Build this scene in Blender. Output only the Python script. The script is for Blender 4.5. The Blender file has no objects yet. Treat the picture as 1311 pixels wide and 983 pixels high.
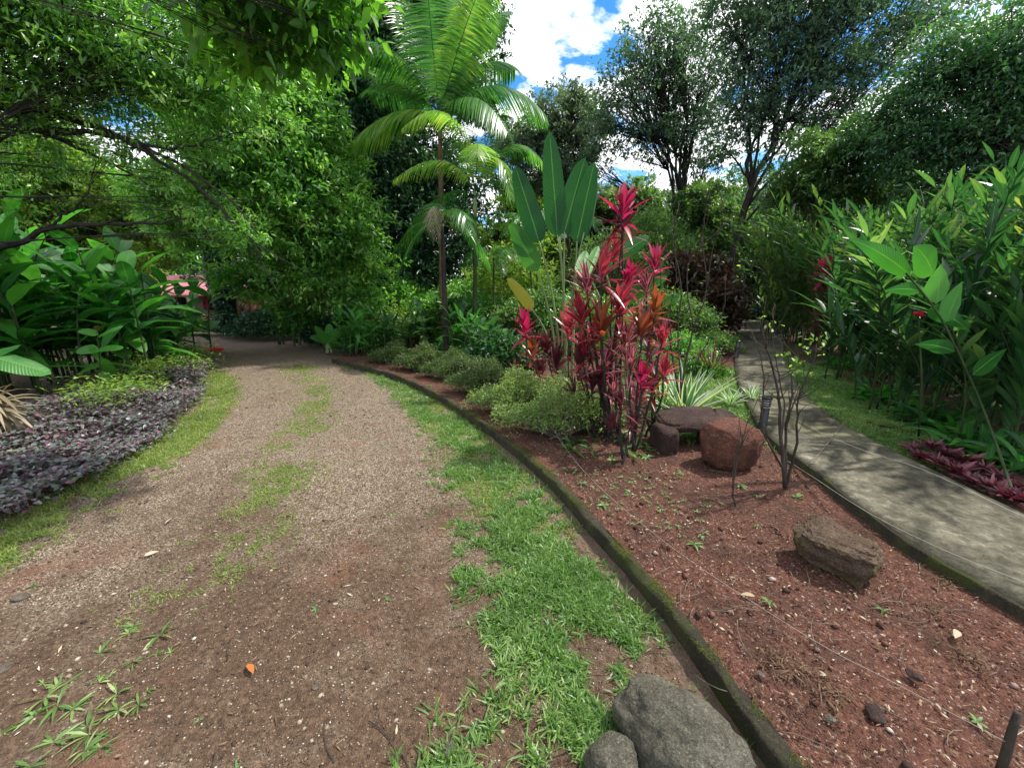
import bpy, math, numpy as np
from mathutils import Vector, noise as mnoise
PI = math.pi
rng = np.random.default_rng(11)
scene = bpy.context.scene
COL = scene.collection

# ------------------------------------------------------------------ camera model (photo pixels 1311 x 983)
F = 500.0; W0, H0 = 1311.0, 983.0
PITCH = math.radians(14.2); CH = 1.6
cp, sp = math.cos(PITCH), math.sin(PITCH)
def ray(x, y):
    X = (x - W0/2)/F; Y = -(y - H0/2)/F
    return np.array([X, cp + Y*sp, -sp + Y*cp])
def G(x, y, z=0.0):
    r = ray(x, y); t = (z - CH)/r[2]
    return np.array([r[0]*t, r[1]*t, z])
def P(x, y, d):
    r = ray(x, y); t = d/r[1]
    return np.array([r[0]*t, d, CH + r[2]*t])

# ------------------------------------------------------------------ mesh building
class Geo:
    def __init__(s): s.v=[]; s.a=[]; s.q=[]; s.t=[]; s.n=0
    def add(s, V, Q=None, T=None, A=None):
        V = np.asarray(V, np.float32).reshape(-1,3)
        if A is None: A = np.zeros_like(V)
        s.v.append(V); s.a.append(np.asarray(A, np.float32).reshape(-1,3))
        if Q is not None and len(Q): s.q.append(np.asarray(Q, np.int64).reshape(-1,4)+s.n)
        if T is not None and len(T): s.t.append(np.asarray(T, np.int64).reshape(-1,3)+s.n)
        s.n += len(V)
    def build(s, name, mat, parent=None, smooth=True, origin=None):
        V = np.concatenate(s.v); A = np.concatenate(s.a)
        Q = np.concatenate(s.q) if s.q else np.zeros((0,4), np.int64)
        T = np.concatenate(s.t) if s.t else np.zeros((0,3), np.int64)
        o_ = None
        if parent is not None: V = V - np.array(parent.location, np.float32)
        elif origin is not None: V = V - np.array(origin, np.float32)
        me = bpy.data.meshes.new(name)
        me.vertices.add(len(V)); me.vertices.foreach_set('co', V.astype(np.float32).ravel())
        li = np.concatenate([Q.ravel(), T.ravel()]).astype(np.int32)
        me.loops.add(len(li)); me.loops.foreach_set('vertex_index', li)
        st = np.concatenate([np.arange(len(Q))*4, len(Q)*4 + np.arange(len(T))*3]).astype(np.int32)
        me.polygons.add(len(st)); me.polygons.foreach_set('loop_start', st)
        me.update(calc_edges=True)
        at = me.attributes.new('leaf', 'FLOAT_VECTOR', 'POINT'); at.data.foreach_set('vector', A.ravel())
        if smooth: me.polygons.foreach_set('use_smooth', np.ones(len(st), bool))
        me.materials.append(mat)
        ob = bpy.data.objects.new(name, me); COL.objects.link(ob)
        if parent is not None: ob.parent = parent
        elif origin is not None: ob.location = [float(c) for c in origin]
        return ob

def thing(name, label, cat, loc=(0,0,0), group=None):
    o = bpy.data.objects.new(name, None); COL.objects.link(o)
    o.location = [float(c) for c in loc]; o.empty_display_size = .1
    o['label'] = label; o['category'] = cat
    if group: o['group'] = group
    return o
def tag(o, label, cat, group=None, kind=None):
    o['label'] = label; o['category'] = cat
    if group: o['group'] = group
    if kind: o['kind'] = kind
    return o
def struct(o): o['kind'] = 'structure'; return o
def stuff(o, label, cat):
    o['label'] = label; o['category'] = cat; o['kind'] = 'stuff'; return o
def dup(root, loc, rotz, scl, label, group=None):
    r = root.copy(); COL.objects.link(r); r.location = [float(c) for c in loc]
    r.rotation_euler = (0,0,rotz); r.scale = (scl,scl,scl); r['label'] = label
    if group: r['group'] = group
    for ch in list(root.children):
        c = ch.copy(); COL.objects.link(c); c.parent = r
    return r

def norm(a): return a/np.maximum(np.linalg.norm(a, axis=-1, keepdims=True), 1e-9)
UP = np.array([0,0,1.0])
# width profiles
PR = {
 'lance': lambda t: np.sin(PI*np.clip(t,0,1)**.75)*.97+.03*(1-t),
 'grass': lambda t: (1-t**2.2)*np.minimum(1,.55+2*t),
 'strap': lambda t: np.minimum(1,.6+2.5*t)*(1-t**4),
 'paddle': lambda t: np.minimum(1, np.sqrt(np.clip(t,0,1)*6+.001))*np.sqrt(np.clip(1-t**3.0,0,1)),
 'ovate': lambda t: np.sin(PI*np.clip(t,0,1)**.6)*.97+.03*(1-t),
}
def blades(g, base, d, L, Wd, droop, nseg=3, prof='lance', fold=.0, side=None, rnd=None, wave=0, sidejit=.35):
    base = np.atleast_2d(base).astype(float); n = len(base)
    d = norm(np.broadcast_to(np.asarray(d,float), (n,3)))
    L = np.broadcast_to(np.asarray(L,float), (n,)); Wd = np.broadcast_to(np.asarray(Wd,float),(n,))
    droop = np.broadcast_to(np.asarray(droop,float),(n,))
    if side is None:
        s = np.cross(d, UP) + rng.normal(0,sidejit,(n,3))
        s = s - (s*d).sum(1,keepdims=True)*d
        side = norm(s)
    else: side = norm(np.broadcast_to(np.asarray(side,float),(n,3)))
    if rnd is None: rnd = rng.random(n)
    rnd = np.broadcast_to(np.asarray(rnd,float),(n,))
    ts = np.linspace(0,1,nseg+1); w = PR[prof](ts)
    c = base[:,None,:] + d[:,None,:]*(L[:,None]*ts)[:,:,None]
    c = c - UP*(droop*L)[:,None,None]*(ts**2)[None,:,None]
    tang = d[:,None,:] - UP*(2*droop)[:,None,None]*ts[None,:,None]
    nrm = norm(np.cross(np.broadcast_to(side[:,None,:], tang.shape), tang))
    hw = (Wd[:,None]*w[None,:]*.5)[:,:,None]
    so = side[:,None,:]*hw
    R = rnd[:,None]*np.ones(nseg+1); U = np.ones((n,1))*ts
    if wave:
        ph = rng.random((n,1))*6; wv = (np.sin(ts*17+ph)*wave)[:,:,None]*hw
    else: wv = 0
    if fold:
        up = nrm*hw*fold
        V = np.stack([c-so+up+nrm*wv, c, c+so+up-nrm*wv], 2)          # n, seg+1, 3, 3
        A = np.stack([np.stack([U,-1+0*U,R],-1), np.stack([U,0*U,R],-1), np.stack([U,1+0*U,R],-1)],2)
        k = 3
        i = np.arange(nseg)[:,None]*3; q = np.concatenate([i+np.array([0,1,4,3]), i+np.array([1,2,5,4])])
    else:
        V = np.stack([c-so, c+so], 2); A = np.stack([np.stack([U,-1+0*U,R],-1), np.stack([U,1+0*U,R],-1)],2)
        k = 2
        i = np.arange(nseg)[:,None]*2; q = i+np.array([0,1,3,2])
    m = (nseg+1)*k
    Q = (np.arange(n)*m)[:,None,None] + q[None]
    g.add(V.reshape(-1,3), Q.reshape(-1,4), None, A.reshape(-1,3))

def leaves(g, pos, d, L, Wr=.45, rnd=None, fold=.25, up=None):
    """cheap folded diamond leaves: 2 triangles each"""
    n = len(pos); d = norm(d)
    L = np.broadcast_to(np.asarray(L,float),(n,))
    if up is None: up = norm(np.array([0,0,1.0]) + rng.normal(0,.55,(n,3)))
    s = norm(np.cross(d, up)); nn = np.cross(s, d)
    if rnd is None: rnd = rng.random(n)
    w = (L*Wr*.5)[:,None]
    m = pos + d*(L*.42)[:,None]
    V = np.stack([pos, m-s*w+nn*w*fold, pos+d*L[:,None]-nn*(L*.12)[:,None], m+s*w+nn*w*fold],1)
    o = np.ones(n); A = np.stack([np.stack([0*o,0*o,rnd],-1), np.stack([.45*o,-o,rnd],-1), np.stack([o,0*o,rnd],-1), np.stack([.45*o,o,rnd],-1)],1)
    T = (np.arange(n)*4)[:,None,None] + np.array([[0,2,1],[0,3,2]])[None]
    g.add(V.reshape(-1,3), None, T.reshape(-1,3), A.reshape(-1,3))

def tube(g, pts, rad, sides=6, rnd=0., cap=True):
    pts = np.asarray(pts,float); m = len(pts); rad = np.broadcast_to(np.asarray(rad,float),(m,))
    t = np.gradient(pts, axis=0); t = norm(t)
    ref = np.array([1.0,0,0]) if abs(t[0][0])<.8 else np.array([0,1.0,0])
    a = norm(np.cross(t, ref)); b = np.cross(t,a)
    an = np.arange(sides)/sides*2*PI
    V = pts[:,None,:] + rad[:,None,None]*(np.cos(an)[None,:,None]*a[:,None,:]+np.sin(an)[None,:,None]*b[:,None,:])
    i = np.arange(m-1)[:,None]*sides; j = np.arange(sides)[None,:]; j2 = (j+1)%sides
    Q = np.stack([i+j, i+j2, i+sides+j2, i+sides+j],-1).reshape(-1,4)
    A = np.zeros((m,sides,3)); A[:,:,0]=np.linspace(0,1,m)[:,None]; A[:,:,2]=rnd
    V = V.reshape(-1,3); A = A.reshape(-1,3); T = None
    if cap:
        V = np.concatenate([V, pts[:1], pts[-1:]]); A = np.concatenate([A, A[:1], A[-1:]])
        k = m*sides; jj = np.arange(sides); jn = (jj+1)%sides
        T = np.concatenate([np.stack([np.full(sides,k), jn, jj],-1), np.stack([np.full(sides,k+1), (m-1)*sides+jj, (m-1)*sides+jn],-1)])
    g.add(V, Q, T, A)
def bez(a, c, b, n=8):
    t = np.linspace(0,1,n)[:,None]; a,b,c = map(np.asarray,(a,b,c))
    return a*(1-t)**2 + 2*c*t*(1-t) + b*t*t
def wob(pts, amp, keep=1):
    pts = np.array(pts,float); m=len(pts); w = rng.normal(0,amp,(m,3)); w[:keep]=0
    return pts+w

# value noise, vectorised
def vnoise(x, y, s=1.0, seed=0):
    x = np.asarray(x)*s; y = np.asarray(y)*s
    xi = np.floor(x).astype(np.int64); yi = np.floor(y).astype(np.int64); fx=x-xi; fy=y-yi
    fx = fx*fx*(3-2*fx); fy = fy*fy*(3-2*fy)
    def h(a,b):
        n = (a*374761393 + b*668265263 + seed*1442695041) & 0x7fffffff
        n = (n ^ (n>>13))*1274126177 & 0x7fffffff
        return ((n ^ (n>>16)) & 0xffff)/65535.
    return (h(xi,yi)*(1-fx)+h(xi+1,yi)*fx)*(1-fy)+(h(xi,yi+1)*(1-fx)+h(xi+1,yi+1)*fx)*fy
def fbm(x,y,s=1.,seed=0,o=4):
    r=0; a=.5
    for k in range(o): r = r+a*vnoise(x,y,s*2**k,seed+k); a*=.5
    return r/(1-.5**o)

# ------------------------------------------------------------------ materials
def mat_new(name):
    m = bpy.data.materials.new(name); m.use_nodes=True; nt=m.node_tree; nt.nodes.clear()
    out = nt.nodes.new('ShaderNodeOutputMaterial'); return m, nt, out
def N(nt, t, **k):
    n = nt.nodes.new(t)
    for a,b in k.items(): setattr(n,a,b)
    return n
def ramp(nt, fac, stops, interp='LINEAR'):
    r = N(nt,'ShaderNodeValToRGB'); r.color_ramp.interpolation = interp
    e = r.color_ramp.elements
    while len(e)<len(stops): e.new(.5)
    for i,(p,c) in enumerate(stops):
        e[i].position=p; e[i].color=(*c,1) if len(c)==3 else c
    if fac is not None: nt.links.new(fac, r.inputs[0])
    return r.outputs[0]
def math_(nt, op, a, b=None, c=None):
    n = N(nt,'ShaderNodeMath', operation=op)
    for i,v in enumerate((a,b,c)):
        if v is None: continue
        if isinstance(v,(int,float)): n.inputs[i].default_value=v
        else: nt.links.new(v,n.inputs[i])
    return n.outputs[0]
def mixc(nt, f, a, b, mode='MIX'):
    n = N(nt,'ShaderNodeMix', data_type='RGBA', blend_type=mode)
    for i,v in ((0,f),(6,a),(7,b)):
        if isinstance(v,(int,float)): n.inputs[i].default_value=v
        elif isinstance(v,tuple): n.inputs[i].default_value=(*v,1)
        else: nt.links.new(v,n.inputs[i])
    return n.outputs[2]
def noise_(nt, vec, scale, detail=4, rough=.55, dist=0):
    n = N(nt,'ShaderNodeTexNoise'); n.inputs['Scale'].default_value=scale; n.inputs['Detail'].default_value=detail
    n.inputs['Roughness'].default_value=rough; n.inputs['Distortion'].default_value=dist
    if vec is not None: nt.links.new(vec,n.inputs['Vector'])
    return n.outputs[0]
def bump_(nt, h, strength=.5, dist=.02):
    b = N(nt,'ShaderNodeBump'); b.inputs['Strength'].default_value=strength; b.inputs['Distance'].default_value=dist
    nt.links.new(h,b.inputs['Height']); return b.outputs[0]
def objc(nt): return N(nt,'ShaderNodeTexCoord').outputs['Object']
def princ(nt, out, col, rough=.8, normal=None, spec=.4):
    p = N(nt,'ShaderNodeBsdfPrincipled')
    if isinstance(col,tuple): p.inputs['Base Color'].default_value=(*col,1)
    else: nt.links.new(col,p.inputs['Base Color'])
    if isinstance(rough,(int,float)): p.inputs['Roughness'].default_value=rough
    else: nt.links.new(rough,p.inputs['Roughness'])
    p.inputs['Specular IOR Level'].default_value=spec
    if normal is not None: nt.links.new(normal,p.inputs['Normal'])
    nt.links.new(p.outputs[0],out.inputs[0]); return p

def leafmat(name, stops, trans=.35, rough=.42, spec=.5, edge=None, edgeat=.6, rib=None, tip=None, tcol=None, veins=False, blotch=None):
    m,nt,out = mat_new(name)
    at = N(nt,'ShaderNodeAttribute'); at.attribute_name='leaf'
    sx = N(nt,'ShaderNodeSeparateXYZ'); nt.links.new(at.outputs['Vector'],sx.inputs[0])
    u,v,r = sx.outputs
    oc = objc(nt)
    nz = noise_(nt, oc, 1.3, 2)
    f = math_(nt,'ADD', math_(nt,'MULTIPLY',r,.75), math_(nt,'MULTIPLY',math_(nt,'SUBTRACT',nz,.38),.9))
    c = ramp(nt, f, stops)
    av = math_(nt,'ABSOLUTE',v)
    if tip: c = mixc(nt, math_(nt,'MULTIPLY',math_(nt,'POWER',u,2.0),.8), c, tip)
    if edge:
        c = mixc(nt, math_(nt,'GREATER_THAN',math_(nt,'ADD',av,math_(nt,'MULTIPLY',r,.12)),edgeat), c, edge)
    if rib:
        c = mixc(nt, math_(nt,'LESS_THAN',av,.055), c, rib)
    if blotch:
        b = noise_(nt, oc, blotch[0], 3)
        c = mixc(nt, ramp(nt,b,[(blotch[1],(0,0,0)),(blotch[1]+.06,(1,1,1))]), c, blotch[2])
    p = N(nt,'ShaderNodeBsdfPrincipled'); nt.links.new(c,p.inputs['Base Color'])
    p.inputs['Roughness'].default_value=rough; p.inputs['Specular IOR Level'].default_value=spec
    if veins:
        w = math_(nt,'SINE', math_(nt,'MULTIPLY', math_(nt,'ADD',math_(nt,'MULTIPLY',u,26.),math_(nt,'MULTIPLY',av,-3.)),6.))
        nt.links.new(bump_(nt,w,.35,.004),p.inputs['Normal'])
    tr = N(nt,'ShaderNodeBsdfTranslucent')
    tc = mixc(nt, .75, c, tcol if tcol else (.30,.42,.05), 'MIX') if tcol or trans>0 else c
    tm = mixc(nt, 1.0, c, (2.3,2.6,1.2), 'MULTIPLY') if tcol is None else mixc(nt,.6,c,tcol)
    nt.links.new(tm,tr.inputs[0])
    mx = N(nt,'ShaderNodeMixShader'); mx.inputs[0].default_value=trans
    nt.links.new(p.outputs[0],mx.inputs[1]); nt.links.new(tr.outputs[0],mx.inputs[2]); nt.links.new(mx.outputs[0],out.inputs[0])
    return m

M = {}
M['mid']   = leafmat('leaf_mid_green',[(0,(.014,.05,.018)),(.35,(.055,.155,.035)),(.7,(.14,.31,.055)),(1,(.34,.48,.14))],.34,.30,.6)
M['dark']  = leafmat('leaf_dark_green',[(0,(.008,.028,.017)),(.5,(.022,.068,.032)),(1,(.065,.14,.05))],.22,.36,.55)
M['yellow']= leafmat('leaf_yellow_green',[(0,(0.047,0.101,0.020)),(.5,(0.135,0.230,0.041)),(1,(0.324,0.378,0.081))],.4,.45,.4)
M['blue']  = leafmat('leaf_bluish_green',[(0,(.022,.052,.042)),(.5,(.06,.115,.08)),(1,(.15,.23,.13))],.32,.40,.5)
M['teal']= leafmat('leaf_teal_green',[(0,(.014,.05,.028)),(.5,(.045,.12,.05)),(1,(.15,.27,.10))],.3,.38,.5)
M['soft']= leafmat('leaf_soft_green',[(0,(.025,.06,.02)),(.5,(.07,.14,.04)),(1,(.19,.27,.08))],.35,.42,.45)
M['shrubd']= leafmat('olive_shrub_leaf',[(0,(.02,.05,.018)),(.5,(.06,.10,.028)),(.85,(.14,.18,.05)),(1,(.3,.32,.12))],.3,.45,.4)
M['olive'] = leafmat('leaf_olive_grey',[(0,(.035,.063,.039)),(.5,(.084,.126,.084)),(1,(.196,.238,.154))],.25,.5,.3)
M['big']   = leafmat('leaf_overhanging',[(0,(0.021,0.070,0.014)),(.5,(0.063,0.168,0.025)),(1,(0.154,0.308,0.042))],.45,.38,.5)
M['palm']  = leafmat('palm_leaflet',[(0,(.015,.06,.022)),(.4,(.045,.15,.035)),(.75,(.14,.27,.05)),(1,(.34,.38,.09))],.42,.32,.5)
M['drypalm']= leafmat('dry_frond',[(0,(.12,.09,.05)),(1,(.35,.30,.2))],.2,.7,.2,tcol=(.3,.22,.1))
M['banana']= leafmat('paddle_leaf',[(0,(.006,.045,.012)),(.6,(.018,.095,.022)),(1,(.07,.19,.035))],.35,.42,.22,rib=(.07,.17,.05),veins=True)
M['heli']  = leafmat('heliconia_leaf',[(0,(0.011,0.061,0.017)),(.5,(0.028,0.138,0.024)),(1,(0.088,0.286,0.039))],.36,.42,.42,rib=(.10,.24,.05),veins=True)
M['yelleaf']= leafmat('yellowed_leaf',[(0,(.3,.32,.03)),(1,(.45,.4,.04))],.4,.4,.4,rib=(.4,.35,.05),tcol=(.5,.5,.05))
M['ginger']= leafmat('ginger_leaf',[(0,(.008,.034,.016)),(.45,(.022,.075,.027)),(.8,(.06,.14,.045)),(1,(.17,.26,.09))],.30,.42,.45,rib=(.06,.14,.05))
M['gingery']= leafmat('ginger_yellow_leaf',[(0,(.014,.05,.018)),(.4,(.035,.10,.03)),(.75,(.09,.17,.045)),(1,(.28,.30,.09))],.32,.44,.4,rib=(.14,.2,.07),tip=(.12,.16,.05))
M['cord']  = leafmat('cordyline_red',[(0,(.05,.045,.018)),(.2,(.10,.012,.02)),(.5,(.24,.018,.035)),(.8,(.42,.05,.05)),(1,(.26,.13,.045))],.35,.3,.55,edge=(.62,.10,.16),edgeat=.86,tcol=(.7,.06,.09))
M['magenta']= leafmat('cordyline_magenta',[(0,(.05,.008,.018)),(.4,(.22,.012,.042)),(.8,(.50,.02,.09)),(1,(.26,.04,.04))],.35,.3,.5,tcol=(.8,.03,.16))
M['maroon']= leafmat('cordyline_maroon',[(0,(.022,.008,.014)),(.5,(.06,.013,.022)),(.85,(.13,.03,.035)),(1,(.16,.10,.05))],.2,.35,.5,tcol=(.35,.05,.05))
M['orange']= leafmat('cordyline_bronze',[(0,(.05,.014,.012)),(.35,(.17,.022,.018)),(.6,(.24,.06,.025)),(.8,(.09,.09,.03)),(1,(.42,.03,.04))],.33,.32,.5,tcol=(.6,.14,.03))
M['pinkvar']= leafmat('cordyline_pink_edge',[(0,(.05,.05,.025)),(.5,(.09,.02,.03)),(1,(.3,.02,.06))],.3,.35,.5,edge=(.62,.22,.26),edgeat=.55,tcol=(.6,.15,.15))
M['spiky'] = leafmat('striped_spiky_leaf',[(0,(.04,.12,.07)),(1,(.09,.22,.12))],.2,.4,.45,edge=(.52,.55,.38),edgeat=.62)
M['whitev']= leafmat('pale_striped_leaf',[(0,(.07,.16,.06)),(1,(.14,.26,.1))],.25,.45,.4,edge=(.5,.56,.42),edgeat=.7)
M['shrub'] = leafmat('golden_shrub_leaf',[(0,(0.041,0.101,0.030)),(.5,(0.135,0.203,0.054)),(.85,(0.297,0.365,0.108)),(1,(0.567,0.594,0.243))],.3,.45,.4)
M['purple']= leafmat('purple_ground_leaf',[(0,(.02,.03,.018)),(.25,(.08,.035,.06)),(.45,(.07,.11,.07)),(.7,(.17,.17,.18)),(.85,(.20,.06,.12)),(1,(.13,.20,.08))],.2,.36,.5,tcol=(.25,.08,.12))
M['grass'] = leafmat('grass_blade',[(0,(.045,.10,.025)),(.5,(.10,.19,.045)),(.8,(.19,.29,.085)),(1,(.34,.36,.17))],.33,.42,.45)
M['grassy']= leafmat('sunny_grass_blade',[(0,(.08,.12,.03)),(.5,(.16,.22,.055)),(1,(.34,.34,.14))],.33,.55,.3)
M['croton']= leafmat('croton_leaf',[(0,(.012,.014,.010)),(.45,(.045,.025,.018)),(.68,(.06,.075,.025)),(.86,(.20,.05,.022)),(1,(.40,.14,.04))],.2,.35,.5,tcol=(.3,.1,.05))
M['rhoeo'] = leafmat('rosette_maroon',[(0,(.025,.012,.016)),(.6,(.11,.022,.035)),(1,(.28,.09,.10))],.2,.4,.45,tcol=(.3,.04,.06))
M['flower']= leafmat('red_flower',[(0,(.6,.02,.04)),(1,(.75,.06,.1))],.3,.45,.4,tcol=(.8,.05,.1))
M['litter']= leafmat('dry_leaf',[(0,(.06,.035,.02)),(.4,(.16,.10,.06)),(.7,(.30,.23,.14)),(.92,(.5,.46,.36)),(1,(.35,.12,.03))],.1,.8,.2,tcol=(.3,.2,.1))
M['weed']  = leafmat('weed_leaf',[(0,(.06,.14,.04)),(1,(.18,.32,.11))],.3,.5,.3)

def barkmat(name, c1, c2, scale=8, bump=.6):
    m,nt,out = mat_new(name); oc = objc(nt)
    mp = N(nt,'ShaderNodeMapping'); mp.inputs['Scale'].default_value=(1,1,.35); nt.links.new(oc,mp.inputs[0])
    n = noise_(nt, mp.outputs[0], scale, 6, .65)
    c = ramp(nt,n,[(.3,c1),(.7,c2)])
    princ(nt,out,c,.9,bump_(nt,n,bump,.02),.2); return m
M['bark'] = barkmat('bark_brown',(.025,.02,.016),(.12,.10,.08),14)
M['barkd']= barkmat('bark_dark',(.012,.011,.010),(.055,.05,.042),12)
M['twig'] = barkmat('twig_bark',(.06,.045,.035),(.2,.17,.13),25,.3)
M['palmtrunk'] = barkmat('palm_trunk',(.07,.04,.025),(.24,.15,.09),10)
M['cane'] = barkmat('green_cane',(.018,.035,.012),(.055,.085,.03),9,.2)
M['canepale'] = barkmat('pale_cane',(.10,.15,.06),(.22,.28,.12),9,.2)
M['stake'] = barkmat('old_stake',(.02,.017,.014),(.08,.065,.05),18)

def soil(name, kind):
    m,nt,out = mat_new(name); oc = objc(nt)
    big = noise_(nt,oc,.9,4,.6); med = noise_(nt,oc,5,5,.6); fine = noise_(nt,oc,38,4,.7); mic = noise_(nt,oc,140,3,.6)
    vo = N(nt,'ShaderNodeTexVoronoi'); vo.inputs['Scale'].default_value=(150 if kind=='gravel' else 120); vo.inputs['Randomness'].default_value=1; nt.links.new(oc,vo.inputs['Vector'])
    vc = N(nt,'ShaderNodeSeparateColor'); nt.links.new(vo.outputs['Color'],vc.inputs[0])
    if kind=='gravel':
        base = ramp(nt,fine,[(.25,(.024,.014,.008)),(.5,(.078,.046,.027)),(.75,(.16,.105,.066))])
        peb  = ramp(nt,vc.outputs[0],[(0,(.035,.023,.015)),(.5,(.14,.098,.064)),(.85,(.28,.22,.155)),(1,(.48,.42,.33))])
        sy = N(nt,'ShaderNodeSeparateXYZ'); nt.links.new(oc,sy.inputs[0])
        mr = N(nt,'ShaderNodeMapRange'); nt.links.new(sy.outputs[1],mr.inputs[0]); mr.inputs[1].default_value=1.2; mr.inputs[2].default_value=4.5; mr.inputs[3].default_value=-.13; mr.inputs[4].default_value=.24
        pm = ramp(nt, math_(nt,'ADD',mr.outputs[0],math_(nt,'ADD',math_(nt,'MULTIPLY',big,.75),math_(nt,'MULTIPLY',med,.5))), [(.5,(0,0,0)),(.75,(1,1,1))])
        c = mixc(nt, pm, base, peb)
        rd = ramp(nt, noise_(nt,oc,1.7,3,.6,.5), [(.55,(0,0,0)),(.72,(.55,.55,.55))])
        c = mixc(nt, rd, c, (.15,.065,.038))
        h = math_(nt,'ADD',math_(nt,'MULTIPLY',vo.outputs['Distance'],-.6),math_(nt,'ADD',math_(nt,'MULTIPLY',fine,1.4),med))
        princ(nt,out,c,.85,bump_(nt,h,.8,.014),.3)
    elif kind=='red':
        base = ramp(nt,fine,[(.25,(.028,.013,.009)),(.5,(.100,.042,.027)),(.76,(.185,.088,.058))])
        peb  = ramp(nt,vc.outputs[0],[(0,(.035,.02,.015)),(.7,(.12,.052,.04)),(.93,(.20,.125,.095)),(1,(.5,.42,.36))])
        c = mixc(nt, ramp(nt,mic,[(.42,(0,0,0)),(.6,(.8,.8,.8))]), base, peb)
        c = mixc(nt, ramp(nt,med,[(.46,(0,0,0)),(.66,(.75,.75,.75))]), c, (.050,.028,.020))
        h = math_(nt,'ADD',math_(nt,'MULTIPLY',vo.outputs['Distance'],-.4),math_(nt,'ADD',math_(nt,'MULTIPLY',fine,1.6),math_(nt,'MULTIPLY',med,1.5)))
        princ(nt,out,c,.95,bump_(nt,h,.9,.018),.15)
    else:
        base = ramp(nt,fine,[(.25,(.028,.018,.012)),(.55,(.085,.048,.032)),(.8,(.16,.10,.07))])
        gm = ramp(nt,noise_(nt,oc,2.2,4),[(.42,(0,0,0)),(.62,(.7,.7,.7))])
        c = mixc(nt, gm, base, ramp(nt,mic,[(.3,(.02,.04,.012)),(.7,(.07,.11,.03))]))
        princ(nt,out,c,.95,bump_(nt,math_(nt,'ADD',fine,med),.9,.03),.15)
    return m
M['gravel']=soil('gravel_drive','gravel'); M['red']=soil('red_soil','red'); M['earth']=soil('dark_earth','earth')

def stonemat(name, c1, c2, c3, moss=None, scale=6, mossat=.55):
    m,nt,out = mat_new(name); oc = objc(nt)
    a = noise_(nt,oc,scale,8,.7); b = noise_(nt,oc,scale*8,5,.75); d = noise_(nt,oc,scale*.45,4,.6,.6)
    c = ramp(nt, math_(nt,'ADD',math_(nt,'MULTIPLY',a,.6),math_(nt,'MULTIPLY',b,.4)), [(.3,c1),(.52,c2),(.72,c3)])
    sp_ = noise_(nt,oc,scale*26,3,.7); c = mixc(nt, ramp(nt,sp_,[(.38,(.55,.55,.55)),(.5,(0,0,0))]), c, tuple(x*.35 for x in c2))
    c = mixc(nt, ramp(nt,sp_,[(.58,(0,0,0)),(.7,(.5,.5,.5))]), c, tuple(min(1,x*1.5) for x in c3))
    if moss: c = mixc(nt, ramp(nt,d,[(mossat,(0,0,0)),(mossat+.12,(.85,.85,.85))]), c, moss)
    princ(nt,out,c,.88,bump_(nt,math_(nt,'ADD',math_(nt,'ADD',a,math_(nt,'MULTIPLY',b,.7)),math_(nt,'MULTIPLY',sp_,.25)),1.0,.035),.3); return m
M['rockgrey']=stonemat('grey_boulder',(.035,.033,.022),(.12,.11,.08),(.25,.235,.185),(.05,.06,.028),5)
M['rockred']=stonemat('red_boulder',(.04,.018,.012),(.135,.052,.032),(.25,.12,.085),(.05,.022,.016),4)
M['rockdark']=stonemat('dark_slab',(.016,.010,.009),(.060,.034,.028),(.13,.08,.068),None,7)
M['rocklay']=stonemat('layered_rock',(.03,.02,.014),(.13,.085,.055),(.32,.23,.155),(.085,.075,.015),7,.52)
M['kerb']=stonemat('mossy_kerb',(.022,.019,.012),(.055,.048,.028),(.13,.11,.07),(.06,.075,.012),9,.5)
M['joint']=stonemat('joint_mortar',(.14,.13,.10),(.24,.22,.17),(.38,.36,.3),None,20)
M['pebble']=stonemat('pebbles',(.09,.065,.05),(.22,.17,.135),(.5,.45,.38),None,30)
M['clod']=stonemat('clods',(.03,.015,.012),(.09,.04,.032),(.17,.08,.06),None,20)
M['gutter']=stonemat('gutter_silt',(.11,.07,.045),(.21,.14,.10),(.32,.23,.16),(.08,.10,.03),7,.62)

def pathmat():
    m,nt,out = mat_new('path_concrete'); oc = objc(nt)
    a = noise_(nt,oc,2.2,6,.65); b = noise_(nt,oc,16,6,.75,.4); c_ = noise_(nt,oc,90,3,.6)
    c = ramp(nt, math_(nt,'ADD',math_(nt,'MULTIPLY',a,.45),math_(nt,'MULTIPLY',b,.55)), [(.40,(.024,.022,.013)),(.48,(.058,.053,.034)),(.55,(.105,.096,.066)),(.62,(.20,.185,.135)),(.7,(.36,.34,.27))])
    c = mixc(nt, ramp(nt,c_,[(.5,(0,0,0)),(.7,(.5,.5,.5))]), c, (.10,.09,.055))
    c = mixc(nt, ramp(nt,noise_(nt,oc,1.1,3),[(.52,(0,0,0)),(.7,(.6,.6,.6))]), c, (.13,.125,.055))
    princ(nt,out,c,.85,bump_(nt,b,.4,.008),.3); return m
M['path']=pathmat()
def plain(name,col,rough=.6,spec=.4,metal=0,nz=0):
    m,nt,out = mat_new(name)
    c = col
    if nz:
        n_ = noise_(nt,objc(nt),nz,5,.6); c = ramp(nt,n_,[(.3,tuple(x*.6 for x in col)),(.7,tuple(min(1,x*1.25) for x in col))])
    p = princ(nt,out,c,rough,None,spec); p.inputs['Metallic'].default_value=metal; return m
M['black']=plain('black_metal',(.016,.018,.02),.35,.5,.3,20); M['lens']=plain('frosted_lens',(.55,.57,.58),.2,.5,0,30)
M['wall']=plain('painted_wall',(.62,.58,.52),.8,.3,0,2); M['wallpink']=plain('pink_wall',(.55,.12,.14),.8,.3,0,3)
M['roof']=plain('pink_roof',(.60,.20,.23),.6,.4,0,3); M['white']=plain('white_post',(.7,.7,.68),.6,.4,0,8); M['glass']=plain('dark_glass',(.02,.025,.03),.1,.6)
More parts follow.
